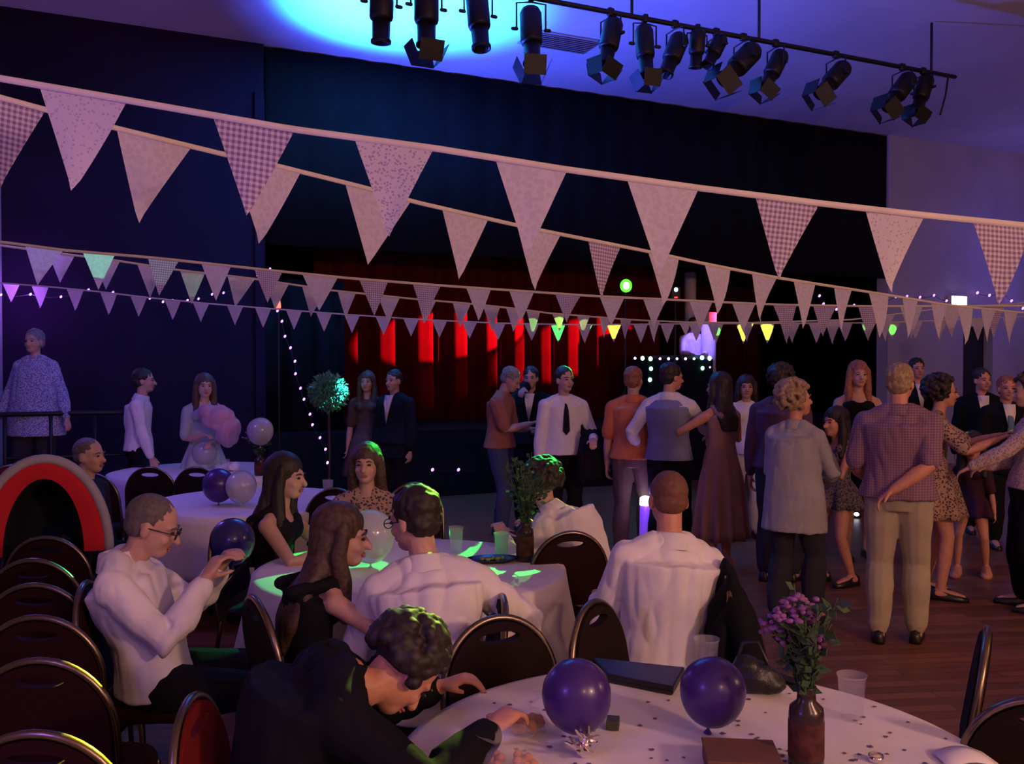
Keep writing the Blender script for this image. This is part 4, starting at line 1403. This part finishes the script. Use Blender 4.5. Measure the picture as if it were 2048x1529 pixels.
def flag_mesh(A, B, T, m, parent, curl=.015):
    """A triangular cloth pennant from A to B along the tape, tip T; a single ply of cloth with UVs."""
    n = 8
    A, B, T = V(A), V(B), V(T)
    nrm = (B - A).cross(T - A).normalized()
    bm = bmesh.new()
    uvl = bm.loops.layers.uv.new('uv')
    sgn = random.uniform(-1, 1)
    grids = []
    for side_ in (.0001,):
        rows = []
        for i in range(n + 1):
            k = i / n
            L, Q = A.lerp(T, k), B.lerp(T, k)
            m_ = max(1, n - i)
            row = []
            for j in range(m_ + 1):
                u_ = j / m_ if i < n else .5
                p_ = L.lerp(Q, u_) + nrm * (side_ + curl * sgn * math.sin(k * 2.6) * (.4 + u_) + .006 * math.sin(6 * u_ + 3 * sgn) * k)
                row.append((bm.verts.new(p_), (k * .5 + u_ * (1 - k), k * 1.15)))
                if i == n:
                    break
            rows.append(row)
        grids.append(rows)
        for i in range(n):
            r0, r1 = rows[i], rows[i + 1]
            for j in range(len(r0) - 1):
                tri = [r0[j], r0[j + 1], r1[min(j, len(r1) - 1)]]
                fs = [tri]
                if j < len(r0) - 2 and len(r1) > j + 1:
                    fs.append([r0[j + 1], r1[j + 1], r1[j]])
                for q in fs:
                    try:
                        f_ = bm.faces.new([v[0] for v in (q if side_ > 0 else reversed(q))])
                    except ValueError:
                        continue
                    uvs = {v[0]: v[1] for v in q}
                    for lp in f_.loops:
                        lp[uvl].uv = uvs[lp.vert]
    bmesh.ops.recalc_face_normals(bm, faces=bm.faces)
    me = bpy.data.meshes.new('flag')
    bm.to_mesh(me)
    bm.free()
    for p_ in me.polygons:
        p_.use_smooth = True
    me.materials.append(m)
    o = bpy.data.objects.new('flag', me)
    COL.objects.link(o)
    o.parent = parent
    return o


def bunting(label, cord, inv, flags, tape=.011, pats=('plain',), seed=1):
    """cord: (px, py) polyline; inv(px) = 1/distance; flags: (x0, x1, tipx, tipy, pattern)."""
    rnd = random.Random(seed)
    random.seed(seed)
    P3 = lambda x, y: at(x, y, 1 / inv(x))
    c0 = P3(cord[0][0], cord[0][1])
    t = thing('bunting', label, 'bunting', c0, 0, 'bunting strings')
    xs = []
    x = cord[0][0]
    while x < cord[-1][0]:
        xs.append(x)
        x += 40
    xs.append(cord[-1][0])
    mb = MB()
    rs = []
    for x in xs:
        p_ = P3(x, lin(cord, x)) - c0
        rs.append([p_ + V((0, dy, dz)) for dy, dz in ((-.002, -tape), (-.002, tape), (.002, tape), (.002, -tape))])
    mb.rings(rs).build('tape', TAPE, t)
    for f in flags:
        x0, x1, tx, ty = f[:4]
        pat = f[4] if len(f) > 4 else rnd.choice(pats)
        A, B = P3(x0, lin(cord, x0)) - c0, P3(x1, lin(cord, x1)) - c0
        dm = 1 / inv((x0 + x1) / 2)
        T = at(tx, ty, dm + rnd.uniform(-.02, .02)) - c0
        flag_mesh(A, B, T, FL[pat], t)
    return t


cA = [(-640, 46), (0, 157), (250, 200), (580, 258), (870, 297), (1130, 339), (1395, 376), (1640, 407), (1850, 431), (2048, 451), (2700, 520)]
bunting('nearest and highest bunting, largest pale flags with gingham and flower prints', cA, lambda x: .42 + (x - 1000) * -.000026, [
    (-270, -95, -205, 345, 'floral'), (78, 255, 142, 382, 'floral'), (425, 590, 493, 432, 'gingham'), (708, 868, 778, 474, 'dots'), (990, 1135, 1054, 514, 'plain'),
    (1253, 1398, 1318, 550, 'plain'), (1510, 1640, 1558, 560, 'gingham'), (1730, 1850, 1783, 586, 'floral'), (1945, 2062, 1995, 612, 'gingham')], .0085)
cB = [(-560, 60), (0, 195), (85, 218), (222, 254), (444, 308), (555, 332), (740, 378), (820, 402), (1030, 450), (1082, 461), (1300, 504), (1410, 528), (1555, 556), (1780, 591), (1900, 611), (2048, 626), (2300, 640)]
bunting('second bunting, running from large flags at the left down to small ones at the right', cB, lambda x: (175 - .057 * min(x, 2300)) / 434.4, [
    (-330, -150, -300, 320), (-75, 92, 2, 374, 'gingham'), (233, 384, 278, 447, 'plain'), (462, 602, 518, 488, 'plain'), (690, 822, 736, 530, 'plain'), (884, 977, 918, 559, 'plain'), (1034, 1122, 1070, 581, 'plain'),
    (1176, 1242, 1206, 601, 'gingham'), (1296, 1358, 1325, 612, 'plain'), (1409, 1461, 1433, 629, 'plain'), (1504, 1554, 1522, 646, 'plain'), (1587, 1631, 1606, 658, 'plain'), (1668, 1704, 1686, 668, 'plain'),
    (1737, 1777, 1757, 676), (1805, 1836, 1816, 677), (1862, 1895, 1880, 682), (1914, 1946, 1930, 690), (1962, 1992, 1978, 692), (2008, 2036, 2022, 694)], .008)
cC = [(-148, 464), (0, 484), (130, 501), (310, 516), (540, 541), (700, 557), (890, 572), (1180, 592), (1450, 605), (1560, 610), (1750, 613), (2048, 612), (2300, 606)]
cf = [(50, 127, 75, 571), (165, 230, 197, 580, 'plain'), (295, 358, 318, 592), (402, 462, 432, 602), (508, 565, 535, 606), (604, 676, 638, 622), (718, 776, 748, 632), (825, 882, 850, 638), (932, 982, 957, 642),
      (1018, 1068, 1040, 645), (1110, 1162, 1134, 646), (1199, 1249, 1222, 652), (1286, 1333, 1309, 656), (1378, 1425, 1400, 661), (1464, 1511, 1487, 666), (1546, 1593, 1571, 676), (1626, 1673, 1646, 674), (1716, 1772, 1738, 676),
      (1800, 1846, 1822, 678), (1882, 1926, 1904, 676), (1968, 2010, 1988, 676)]
bunting('third bunting across the middle, its left flags lit cyan', cC, lambda x: (77 - .013 * x) / 434.4, cf, .009, ('plain', 'plain', 'floral', 'gingham'), 3)
cD = [(-98, 478), (0, 491), (125, 508), (230, 521), (360, 541), (510, 558), (662, 581), (834, 599), (934, 607), (1024, 617), (1100, 627), (1200, 635), (1260, 640), (1370, 645), (1500, 646), (1700, 640), (1860, 620), (2048, 606), (2300, 590)]
df = [(95, 150, 120, 566), (185, 240, 212, 580), (274, 326, 300, 596), (360, 410, 383, 609), (455, 510, 470, 614), (530, 578, 550, 620), (604, 655, 622, 634), (675, 712, 692, 638), (755, 800, 778, 646), (835, 872, 848, 648), (905, 942, 920, 655), (965, 1000, 983, 662),
      (1012, 1044, 1026, 664), (1053, 1080, 1064, 670), (1104, 1129, 1118, 664), (1154, 1180, 1168, 671), (1199, 1222, 1209, 677), (1240, 1263, 1251, 680), (1296, 1320, 1309, 686), (1358, 1380, 1370, 672), (1415, 1440, 1427, 682), (1482, 1508, 1494, 684), (1560, 1590, 1574, 688),
      (1650, 1684, 1666, 690), (1755, 1790, 1772, 684)]
bunting('fourth bunting, hanging just under the third one', cD, lambda x: (68 - .014 * min(x, 2000)) / 434.4, df, .008, ('plain', 'plain', 'floral'), 4)
cE = [(-4, 565.6), (0, 566), (100, 574), (200, 584), (300, 596), (420, 608), (520, 616), (700, 630), (850, 640), (1000, 647), (1150, 650), (1400, 648), (1600, 647), (1760, 646), (1910, 640), (2100, 631), (2300, 620)]
ef = []
for tx, ty in ((22, 605), (80, 617), (150, 622), (217, 630), (277, 634), (345, 640), (402, 645), (470, 651), (526, 656), (588, 660), (648, 664), (704, 667), (767, 671), (822, 674), (879, 676), (939, 678), (996, 681), (1063, 682), (1116, 686), (1170, 688), (1228, 685), (1281, 687), (1335, 687), (1392, 683), (1433, 687), (1486, 688), (1534, 688), (1585, 687), (1632, 687), (1690, 683), (1737, 683), (1786, 680), (1830, 678), (1881, 680), (1956, 682), (2020, 680)):
    hw = 16.5 - .0025 * tx if tx < 1500 else 14
    ef.append((tx - hw - 1, tx + hw + 1, tx, ty))
bunting('farthest bunting, lowest row of the smallest flags in front of the stage', cE, lambda x: .104 - x * .0000085, ef, .008, ('plain', 'plain', 'floral'), 5)

# ------------------------------------------------------------------ fairy lights
BULB = mat('violet_led', (.8, .7, 1), .3, var=0, emit=(.55, .22, 1.0), estr=3.2)
WIRE = mat('dark_wire', (.015, .012, .02), .6, var=0)


def fairy(label, bulbs, r=.014, bm_=BULB, wire=True, group='fairy light strings'):
    pts = [at(*b_) for b_ in bulbs]
    t = thing('fairy_lights', label, 'string lights', pts[0], 0, group)
    if wire:
        w_ = []
        for a, b_ in zip(pts, pts[1:]):
            for k in range(4):
                w_.append(a.lerp(b_, k / 4) - V((0, 0, .02 * math.sin(math.pi * k / 4))) - pts[0])
        w_.append(pts[-1] - pts[0])
        MB().tube(w_, .004, 5).build('wire', WIRE, t)
    for p_, b_ in zip(pts, bulbs):
        o = MB().ball(p_ - pts[0], (r * .85, r * .85, r * 1.15), Matrix.Rotation(R(28), 3, 'Y'), 10, 7).build('bulb', bm_, t)
    return t


fairy('violet fairy lights along the left wall below the third bunting', [(2, 590, 9.9), (61, 589, 9.95), (122, 594, 10), (177, 580, 10.05), (226, 585, 10.1), (300, 597, 10.2), (326, 604, 10.2), (345, 601, 10.25), (375, 601, 10.3), (397, 598, 10.35), (424, 589, 10.4), (447, 586, 10.4), (490, 566, 10.5), (515, 551, 10.55), (540, 538, 10.6)], .014)
fairy('violet fairy lights falling in a curve beside the bay tree', [(555, 622, 10.6), (564, 643, 10.55), (570, 673, 10.5), (581, 696, 10.45), (590, 723, 10.4), (591, 748, 10.35), (601, 777, 10.3), (608, 799, 10.25), (620, 829, 10.2), (625, 850, 10.15), (640, 876, 10.1), (651, 899, 10.05), (655, 926, 10.0)], .016)
fairy('violet fairy lights high on the pale wall left of the exit box', [(1639, 592, 14.8), (1647, 608, 14.85), (1673, 619, 14.9), (1708, 611, 15.1), (1739, 614, 15.3), (1792, 594, 15.6), (1814, 593, 15.7), (1840, 595, 15.9), (1868, 591, 16.1), (1893, 602, 16.2)], .022)
fairy('violet fairy lights high on the pale wall right of the exit box', [(1955, 586, 16.6), (1979, 591, 16.7), (2004, 584, 16.9), (2023, 602, 17.0), (2046, 617, 17.1)], .026)
fairy('violet fairy lights along the foot of the stage', [(865, 940, 12.0), (917, 940, 12.2), (1020, 934, 12.5), (1100, 930, 12.9), (1178, 927, 13.2), (1226, 925, 13.35)], .022)

# red flash lamp at the top of the falling lights
p = at(557, 612, 10.7)
t = thing('beacon', 'small red glowing beacon above the falling fairy lights', 'lamp', p)
MB().lathe([(.03, -.06), (.034, -.05), (.034, -.03), (.02, -.028)], n=16).build('base', M_black, t)
MB().lathe([(.026, -.03), (.028, 0), (.02, .06), (.006, .085)], n=16).build('lens', mat('red_glow', (1, .1, .06), .3, var=0, emit=(1, .06, .03), estr=6), t)
MB().tube([(0, 0, -.06), (0, 0.02, -p.z + .02)], .012, 8).build('stand', M_metal, t)


# ------------------------------------------------------------------ stage lights on the ceiling bar
HB = 5.2


def bar_at(px):
    """Point of the lighting bar (height HB, parallel to the stage wall) over photo column px."""
    m = (px - 1024.0) / F
    b0 = at(1870, 150, (HB - CAM_Z) * F / 585.0)
    # b0 + U*t with x = m*d
    t_ = (m * b0.y - b0.x) / (U.x - U.y * m)
    q = b0 + U * t_
    return V((q.x, q.y, HB))


b1, b2 = bar_at(640), bar_at(1905)
lb = thing('lighting_bar', 'long steel bar under the ceiling that carries the stage lights', 'lighting bar', b1)
MB().tube([(0, 0, 0), b2 - b1], .025, 10).build('pipe', M_metal, lb)
for px in (1262, 1515, 1858, 900):
    q = bar_at(px) - b1
    MB().tube([q, q + V((0, 0, HZ - HB - .03))], .016, 8).build('drop_rod', M_metal, lb)
q = bar_at(1892)
t = MB().tube([(0, 0, 0.005), (-.03, 0, -.22), (-.1, -.02, -.46)], .012, 8).build('cable', M_metal)
t.location = q
tag(t, 'black cable hanging down at the right end of the lighting bar', 'cable')


def stage_light(label, px, yaw, pitch, L=.42, r=.085, door=False, drop=.16, frost=False):
    L, r = L * 1.12, r * 1.15
    q = bar_at(px)
    t = thing('stage_light', label, 'stage light', q, R(yaw), 'stage lights on the ceiling bar')
    MB().box((0, 0, 0), (.05, .07, .08), None, .01).build('clamp', M_metal, t)
    w_ = r + .035
    MB().tube([(-w_, 0, -drop), (-w_, 0, -.06), (0, 0, -.045), (w_, 0, -.06), (w_, 0, -drop)], .009, 6).build('yoke', M_metal, t)
    Mx = Matrix.Rotation(R(pitch), 3, 'X')        # axis from -Z (down) swung forward
    c = V((0, 0, -drop))
    flip = Matrix.Rotation(math.pi, 3, 'X')
    MB().lathe([(.03, -L * .38), (r * .8, -L * .36), (r, -L * .28), (r, L * .2), (r * .92, L * .25)], c, 20, Mx @ flip).build('body', M_metal, t)
    brl = MB().lathe([(r * .78, L * .2), (r * .74, L * .55), (r * .86, L * .57), (r * .86, L * .62), (r * .7, L * .62), (r * .66, L * .3)], c, 20, Mx @ flip).build('barrel', M_metal, t)
    for s_ in (-1, 1):
        MB().tube([c + V((s_ * w_, 0, 0)), c + V((s_ * (w_ + .035), 0, 0))], .018, 8).build('knob', M_metal, t)
    if door:
        for s_ in (-1, 1):
            MB().box(c + Mx @ V((s_ * r * 1.25, 0, -L * .74)), (.004, r * 2.1, L * .32), Mx @ Matrix.Rotation(R(s_ * 24), 3, 'Y')).build('barn_door', M_metal, brl, False)
            MB().box(c + Mx @ V((0, s_ * r * 1.25, -L * .74)), (r * 2.0, .004, L * .32), Mx @ Matrix.Rotation(R(-s_ * 24), 3, 'X')).build('barn_door', M_metal, brl, False)
    return t


for args in (
        ('stage light farthest left in the blue glow, lens pointing down', 765, 25, 4, .48, .09, False, .3),
        ('stage light second from the left in the blue glow, with open flaps', 854, 25, 0, .5, .095, True, .26),
        ('stage light third from the left, tilted in the blue glow', 957, 25, -12, .5, .09, False, .24),
        ('stage light at the right edge of the blue glow, directly before the ceiling panel', 1062, 10, -10, .5, .09, True, .3),
        ('stage light left of the first drop rod, tipped to the left', 1220, -50, -16, .44, .085, True, .24),
        ('stage light just right of the first drop rod, hanging straight', 1288, 20, -8, .46, .08, True, .26),
        ('stage light leaning left, two places right of the first drop rod', 1348, -60, -26, .42, .085, False, .26),
        ('small stage light high on the bar beside the leaning one', 1392, 20, 8, .34, .07, False, .16),
        ('small tilted stage light left of the second drop rod', 1430, -60, -30, .34, .07, False, .16),
        ('large stage light with flaps below the second drop rod, swung left', 1484, -64, -46, .5, .1, True, .24),
        ('stage light just right of the second drop rod, flaps open', 1548, -64, -30, .42, .08, True, .24),
        ('stage light alone between the two groups on the right, swung left', 1668, -64, -46, .46, .09, True, .24),
        ('stage light left of the pair near the last drop rod, swung left', 1800, -64, -42, .48, .09, True, .24),
        ('stage light right of the pair near the last drop rod', 1842, -64, -22, .42, .08, True, .22)):
    stage_light(*args)

# ------------------------------------------------------------------ dj corner on the stage
Mz = Matrix.Rotation(UA, 3, 'Z')
p = at(1345, 717, 15.2)
bo = thing('dj_booth', 'black dj booth on the stage edged with rows of small lights', 'dj booth', (p.x, p.y, .9), UA)
MB().box((0, 0, .5), (1.3, .5, .98), None, .01).build('table', M_black, bo, False)
MB().box((-.3, .0, 1.02), (.4, .35, .07), None, .01).build('deck', M_metal, bo, False)
MB().box((.25, .0, 1.02), (.4, .35, .07), None, .01).build('deck', M_metal, bo, False)
VL = mat('pale_violet_led', (.8, .7, 1), .3, var=0, emit=(.75, .5, 1.0), estr=5)
GLD = mat('mint_led', (.5, 1, .8), .3, var=0, emit=(.25, 1.0, .55), estr=7)
CLD = mat('cyan_led', (.5, 1, 1), .3, var=0, emit=(.3, .95, 1.0), estr=7)
for (px, py, m_, r) in ((1270, 717, VL, .022), (1285, 717, GLD, .036), (1301, 718, GLD, .038), (1320, 718, VL, .022), (1337, 718, VL, .024), (1354, 718, VL, .022), (1371, 718, VL, .024), (1388, 718, VL, .022), (1404, 716, CLD, .038), (1419, 717, CLD, .038), (1302, 738, GLD, .034), (1300, 760, GLD, .036), (1405, 737, GLD, .034), (1420, 735, VL, .016)):
    q = at(px, py, 15.2)
    # put the lamp on the front face of the booth
    m_x = (px - 1024.0) / F
    f0 = V((p.x, p.y, 0)) + VV * .27
    t_ = (m_x * f0.y - f0.x) / (U.x - U.y * m_x)
    w3 = f0 + U * t_
    z = CAM_Z + (735 - py) * w3.y / F
    loc = Matrix.Rotation(-UA, 3, 'Z') @ (V((w3.x, w3.y, z)) - V((p.x, p.y, .9)))
    MB().ball(loc, (r, r * .6, r), None, 10, 7).build('lamp', m_, bo)
# T-bar stand with effect lights
sp = V((GL.x, GL.y, 0))
st_ = thing('lighting_stand', 'black stand on the stage with a crossbar of effect lights', 'light stand', (GL.x, GL.y + .12, .9), UA)
MB().tube([(0, 0, .1), (0, 0, GL.z - .9 - .02)], .018, 8).build('pole', M_metal, st_)
MB().tube([(-.3, 0, GL.z - .9 - .1), (1.0, 0, GL.z - .9 - .1)], .015, 8).build('crossbar', M_metal, st_)
for k in range(3):
    a = k * 2.094 + .5
    MB().tube([(0, 0, .45), (math.cos(a) * .42, math.sin(a) * .42, .012)], .012, 6).build('leg', M_metal, st_)
el = thing('effect_light', 'green glowing effect light on the crossbar over the stage', 'effect light', (GL.x, GL.y, GL.z))
MB().box((0, .06, 0), (.2, .12, .16), None, .015).build('housing', M_metal, el, False)
MB().ball((0, -.005, 0), (.095, .03, .105), None, 16, 10).build('lens', mat('green_glow', (.2, 1, .1), .3, var=0, emit=(.10, 1.0, .03), estr=1.6), el)
MB().ball((0, -.03, 0), (.05, .02, .06), None, 14, 9).build('bulb', mat('green_white_glow', (.6, 1, .4), .3, var=0, emit=(.6, 1.0, .35), estr=9), el)
q = at(1352, 584, 14.5)
e2 = thing('effect_light', 'small effect light with a white and a red spot, right of the green one', 'effect light', q)
MB().box((0, .05, -.03), (.16, .1, .22), None, .015).build('housing', M_metal, e2, False)
MB().ball((0, -.005, .035), (.03, .015, .035), None, 12, 8).build('lens', CLD, e2)
MB().box((0, -.004, -.09), (.05, .012, .02)).build('indicator', mat('red_led', (1, .1, .1), .4, var=0, emit=(1, .03, .06), estr=3), e2, False)
MB().tube([(0, .06, -.14), (0, .1, -q.z + .92)], .015, 8).build('stand', M_metal, e2)
# pale fabric columns that catch the violet light
for (px, d, hgt, w_, lb_) in ((1417, 15.75, 1.8, .15, 'pale cloth-covered column glowing violet, right of the dj'), (1380, 16.3, 2.55, .12, 'tall pale cloth-covered column glowing violet behind the dj')):
    x_ = px_x(px, d)
    t = thing('light_tower', lb_, 'column', (x_, d, .9), UA, 'fabric columns on the stage')
    MB().lathe([(w_ * 1.3, .012), (w_ * .8, hgt * .5), (w_ * .9, hgt), (w_ * .5, hgt + .004)], n=20).build('cover', mat('stretch_cloth', (.7, .68, .72), .8), t)
    MB().box((0, 0, .006), (w_ * 2.8, w_ * 2.8, .012), None, .004).build('base', M_metal, t, False)
# floor lamp among the dancers
p = at(1291, 1003, 8.15)
fl = thing('floor_lamp', 'white glowing floor lamp, its base tinted violet for the floor reflection', 'lamp', (p.x, p.y, 0))
MB().lathe([(.06, 0), (.062, .004), (.05, p.z - .04), (.045, p.z - .038)], n=20).build('base', mat('violet_glow', (.3, .12, 1), .4, var=0, emit=(.12, .04, .5), estr=.8), fl)  # violet emission stands in for the purple reflection on the floor
MB().lathe([(.05, p.z - .036), (.054, p.z - .03), (.05, p.z + .03), (.03, p.z + .045), (.004, p.z + .047)], n=20).build('lens', mat('white_glow', (1, 1, 1), .4, var=0, emit=(.85, .9, 1), estr=5), fl)
# low box with two glowing lenses, added for white glints near the floor
p = on(1706, 1026, .06)
tw = thing('twin_glints', 'two added white glints on a low box behind the grey cardigan', 'lamp', (p.x, p.y, 0), R(-30))
MB().box((0, .02, .04), (.17, .08, .08), None, .012).build('housing', M_metal, tw, False)
for k in (-1, 1):
    MB().ball((k * .042, -.022, .048), (.03, .012, .022), None, 12, 8).build('lens', mat('white_glow', (1, 1, 1)), tw)


# narrow beams of the effect light, and of a green spot added below the bar
GLF = GL - V((0.02, 0.22, 0))
BLF = bar_at(1288) + V((0, -.2, -.85))
GREEN = (0.03, 1.0, 0.10)
YEL = (0.9, 1.0, 0.03)


def beam(src, p, dia, power, color):
    dist = (p - src).length
    ang = math.degrees(2 * math.atan(dia / 2 / dist))
    lamp('SPOT', 'effect_beam', src, power * dist * dist, color, p, max(ang, 0.5), 0.06, 0.004)


# cyan beam on the bay tree, from a spot added below the bar
CY = bar_at(1062) + V((.05, .1, -.95))
lamp('SPOT', 'cyan_beam', CY, 80000, (0.03, 0.75, 1.0), at(685, 776, 10.15), 2.6, 0.15, 0.01)


def head_of(j, dz=.06):
    r, jj = j
    M_ = Matrix.Translation(r.location) @ Matrix.Rotation(r.rotation_euler.z, 4, 'Z')
    return M_ @ (jj['H'] + V((0, 0, dz)))


iC, iD, iE = (lambda x: (77 - .013 * x) / 434.4), (lambda x: (68 - .014 * x) / 434.4), (lambda x: .104 - x * .0000085)
for (px, py, inv, dia, pw, c) in (
        (1116, 664, iE, .2, 300, GREEN), (1118, 645, iD, .1, 250, (0.45, 1, 0.08)), (1064, 650, iD, .12, 120, (0.35, 1, 0.2)),
        (1168, 650, iD, .1, 120, (0.8, 1, 0.3)), (1228, 661, iE, .2, 350, YEL), (1434, 663, iE, .1, 300, (0.1, 1, 0.1)),
        (1486, 665, iE, .2, 350, YEL), (1534, 663, iE, .2, 350, YEL), (1512, 650, iD, .1, 300, YEL),
        (1786, 660, iE, .13, 250, (0.15, 1, 0.1)), (1732, 655, iE, .08, 200, (0.15, 1, 0.1)),
        (197, 530, iC, .24, 120, (0.10, 1, 0.45)), (326, 540, iC, .2, 25, (0.2, 1, 0.5)), (383, 570, iD, .18, 25, (0.2, 1, 0.4)), (85, 522, iC, .22, 16, (0.2, .7, 1))):
    beam(GLF, at(px, py, 1 / inv(px)), dia, pw, c)
beam(GLF, head_of((P8, jp8)) + V((.02, 0, .03)), .2, 420, GREEN)
for (px, py, d, dia, pw, c) in (
        (560, 1168, 4.15, .34, 45, (0.1, 1, 0.2)), (745, 1080, 4.6, .28, 60, (0.06, 1, 0.2)),
        (1003, 1090, 4.8, .14, 40, GREEN), (1030, 1000, 4.7, .36, 22, (0.2, 1, 0.15))):
    beam(BLF, at(px, py, d), dia, pw, c)
for j, dia, pw, c, off in (((S5, j5), .16, 130, GREEN, (.06, 0, .03)), ((S4, j4), .24, 160, (0.3, 1, 0.06), (.07, .02, .02)), ((S6, j6), .24, 190, GREEN, (.06, .03, .08)), ((S8, j8), .3, 60, (0.75, 1, 0.15), (.1, .1, .07))):
    beam(BLF, head_of(j) + V(off), dia, pw, c)
for o_, pw, c in zip(GLINT, (500, 500, 0, 0, 160), (YEL, YEL, YEL, YEL, GREEN)):
    if pw:
        M_ = Matrix.Translation(o_.location) @ Matrix.Rotation(o_.rotation_euler.z, 4, 'Z')
        beam(BLF, M_ @ V((.125, -.255, .868)), .11, pw, c)
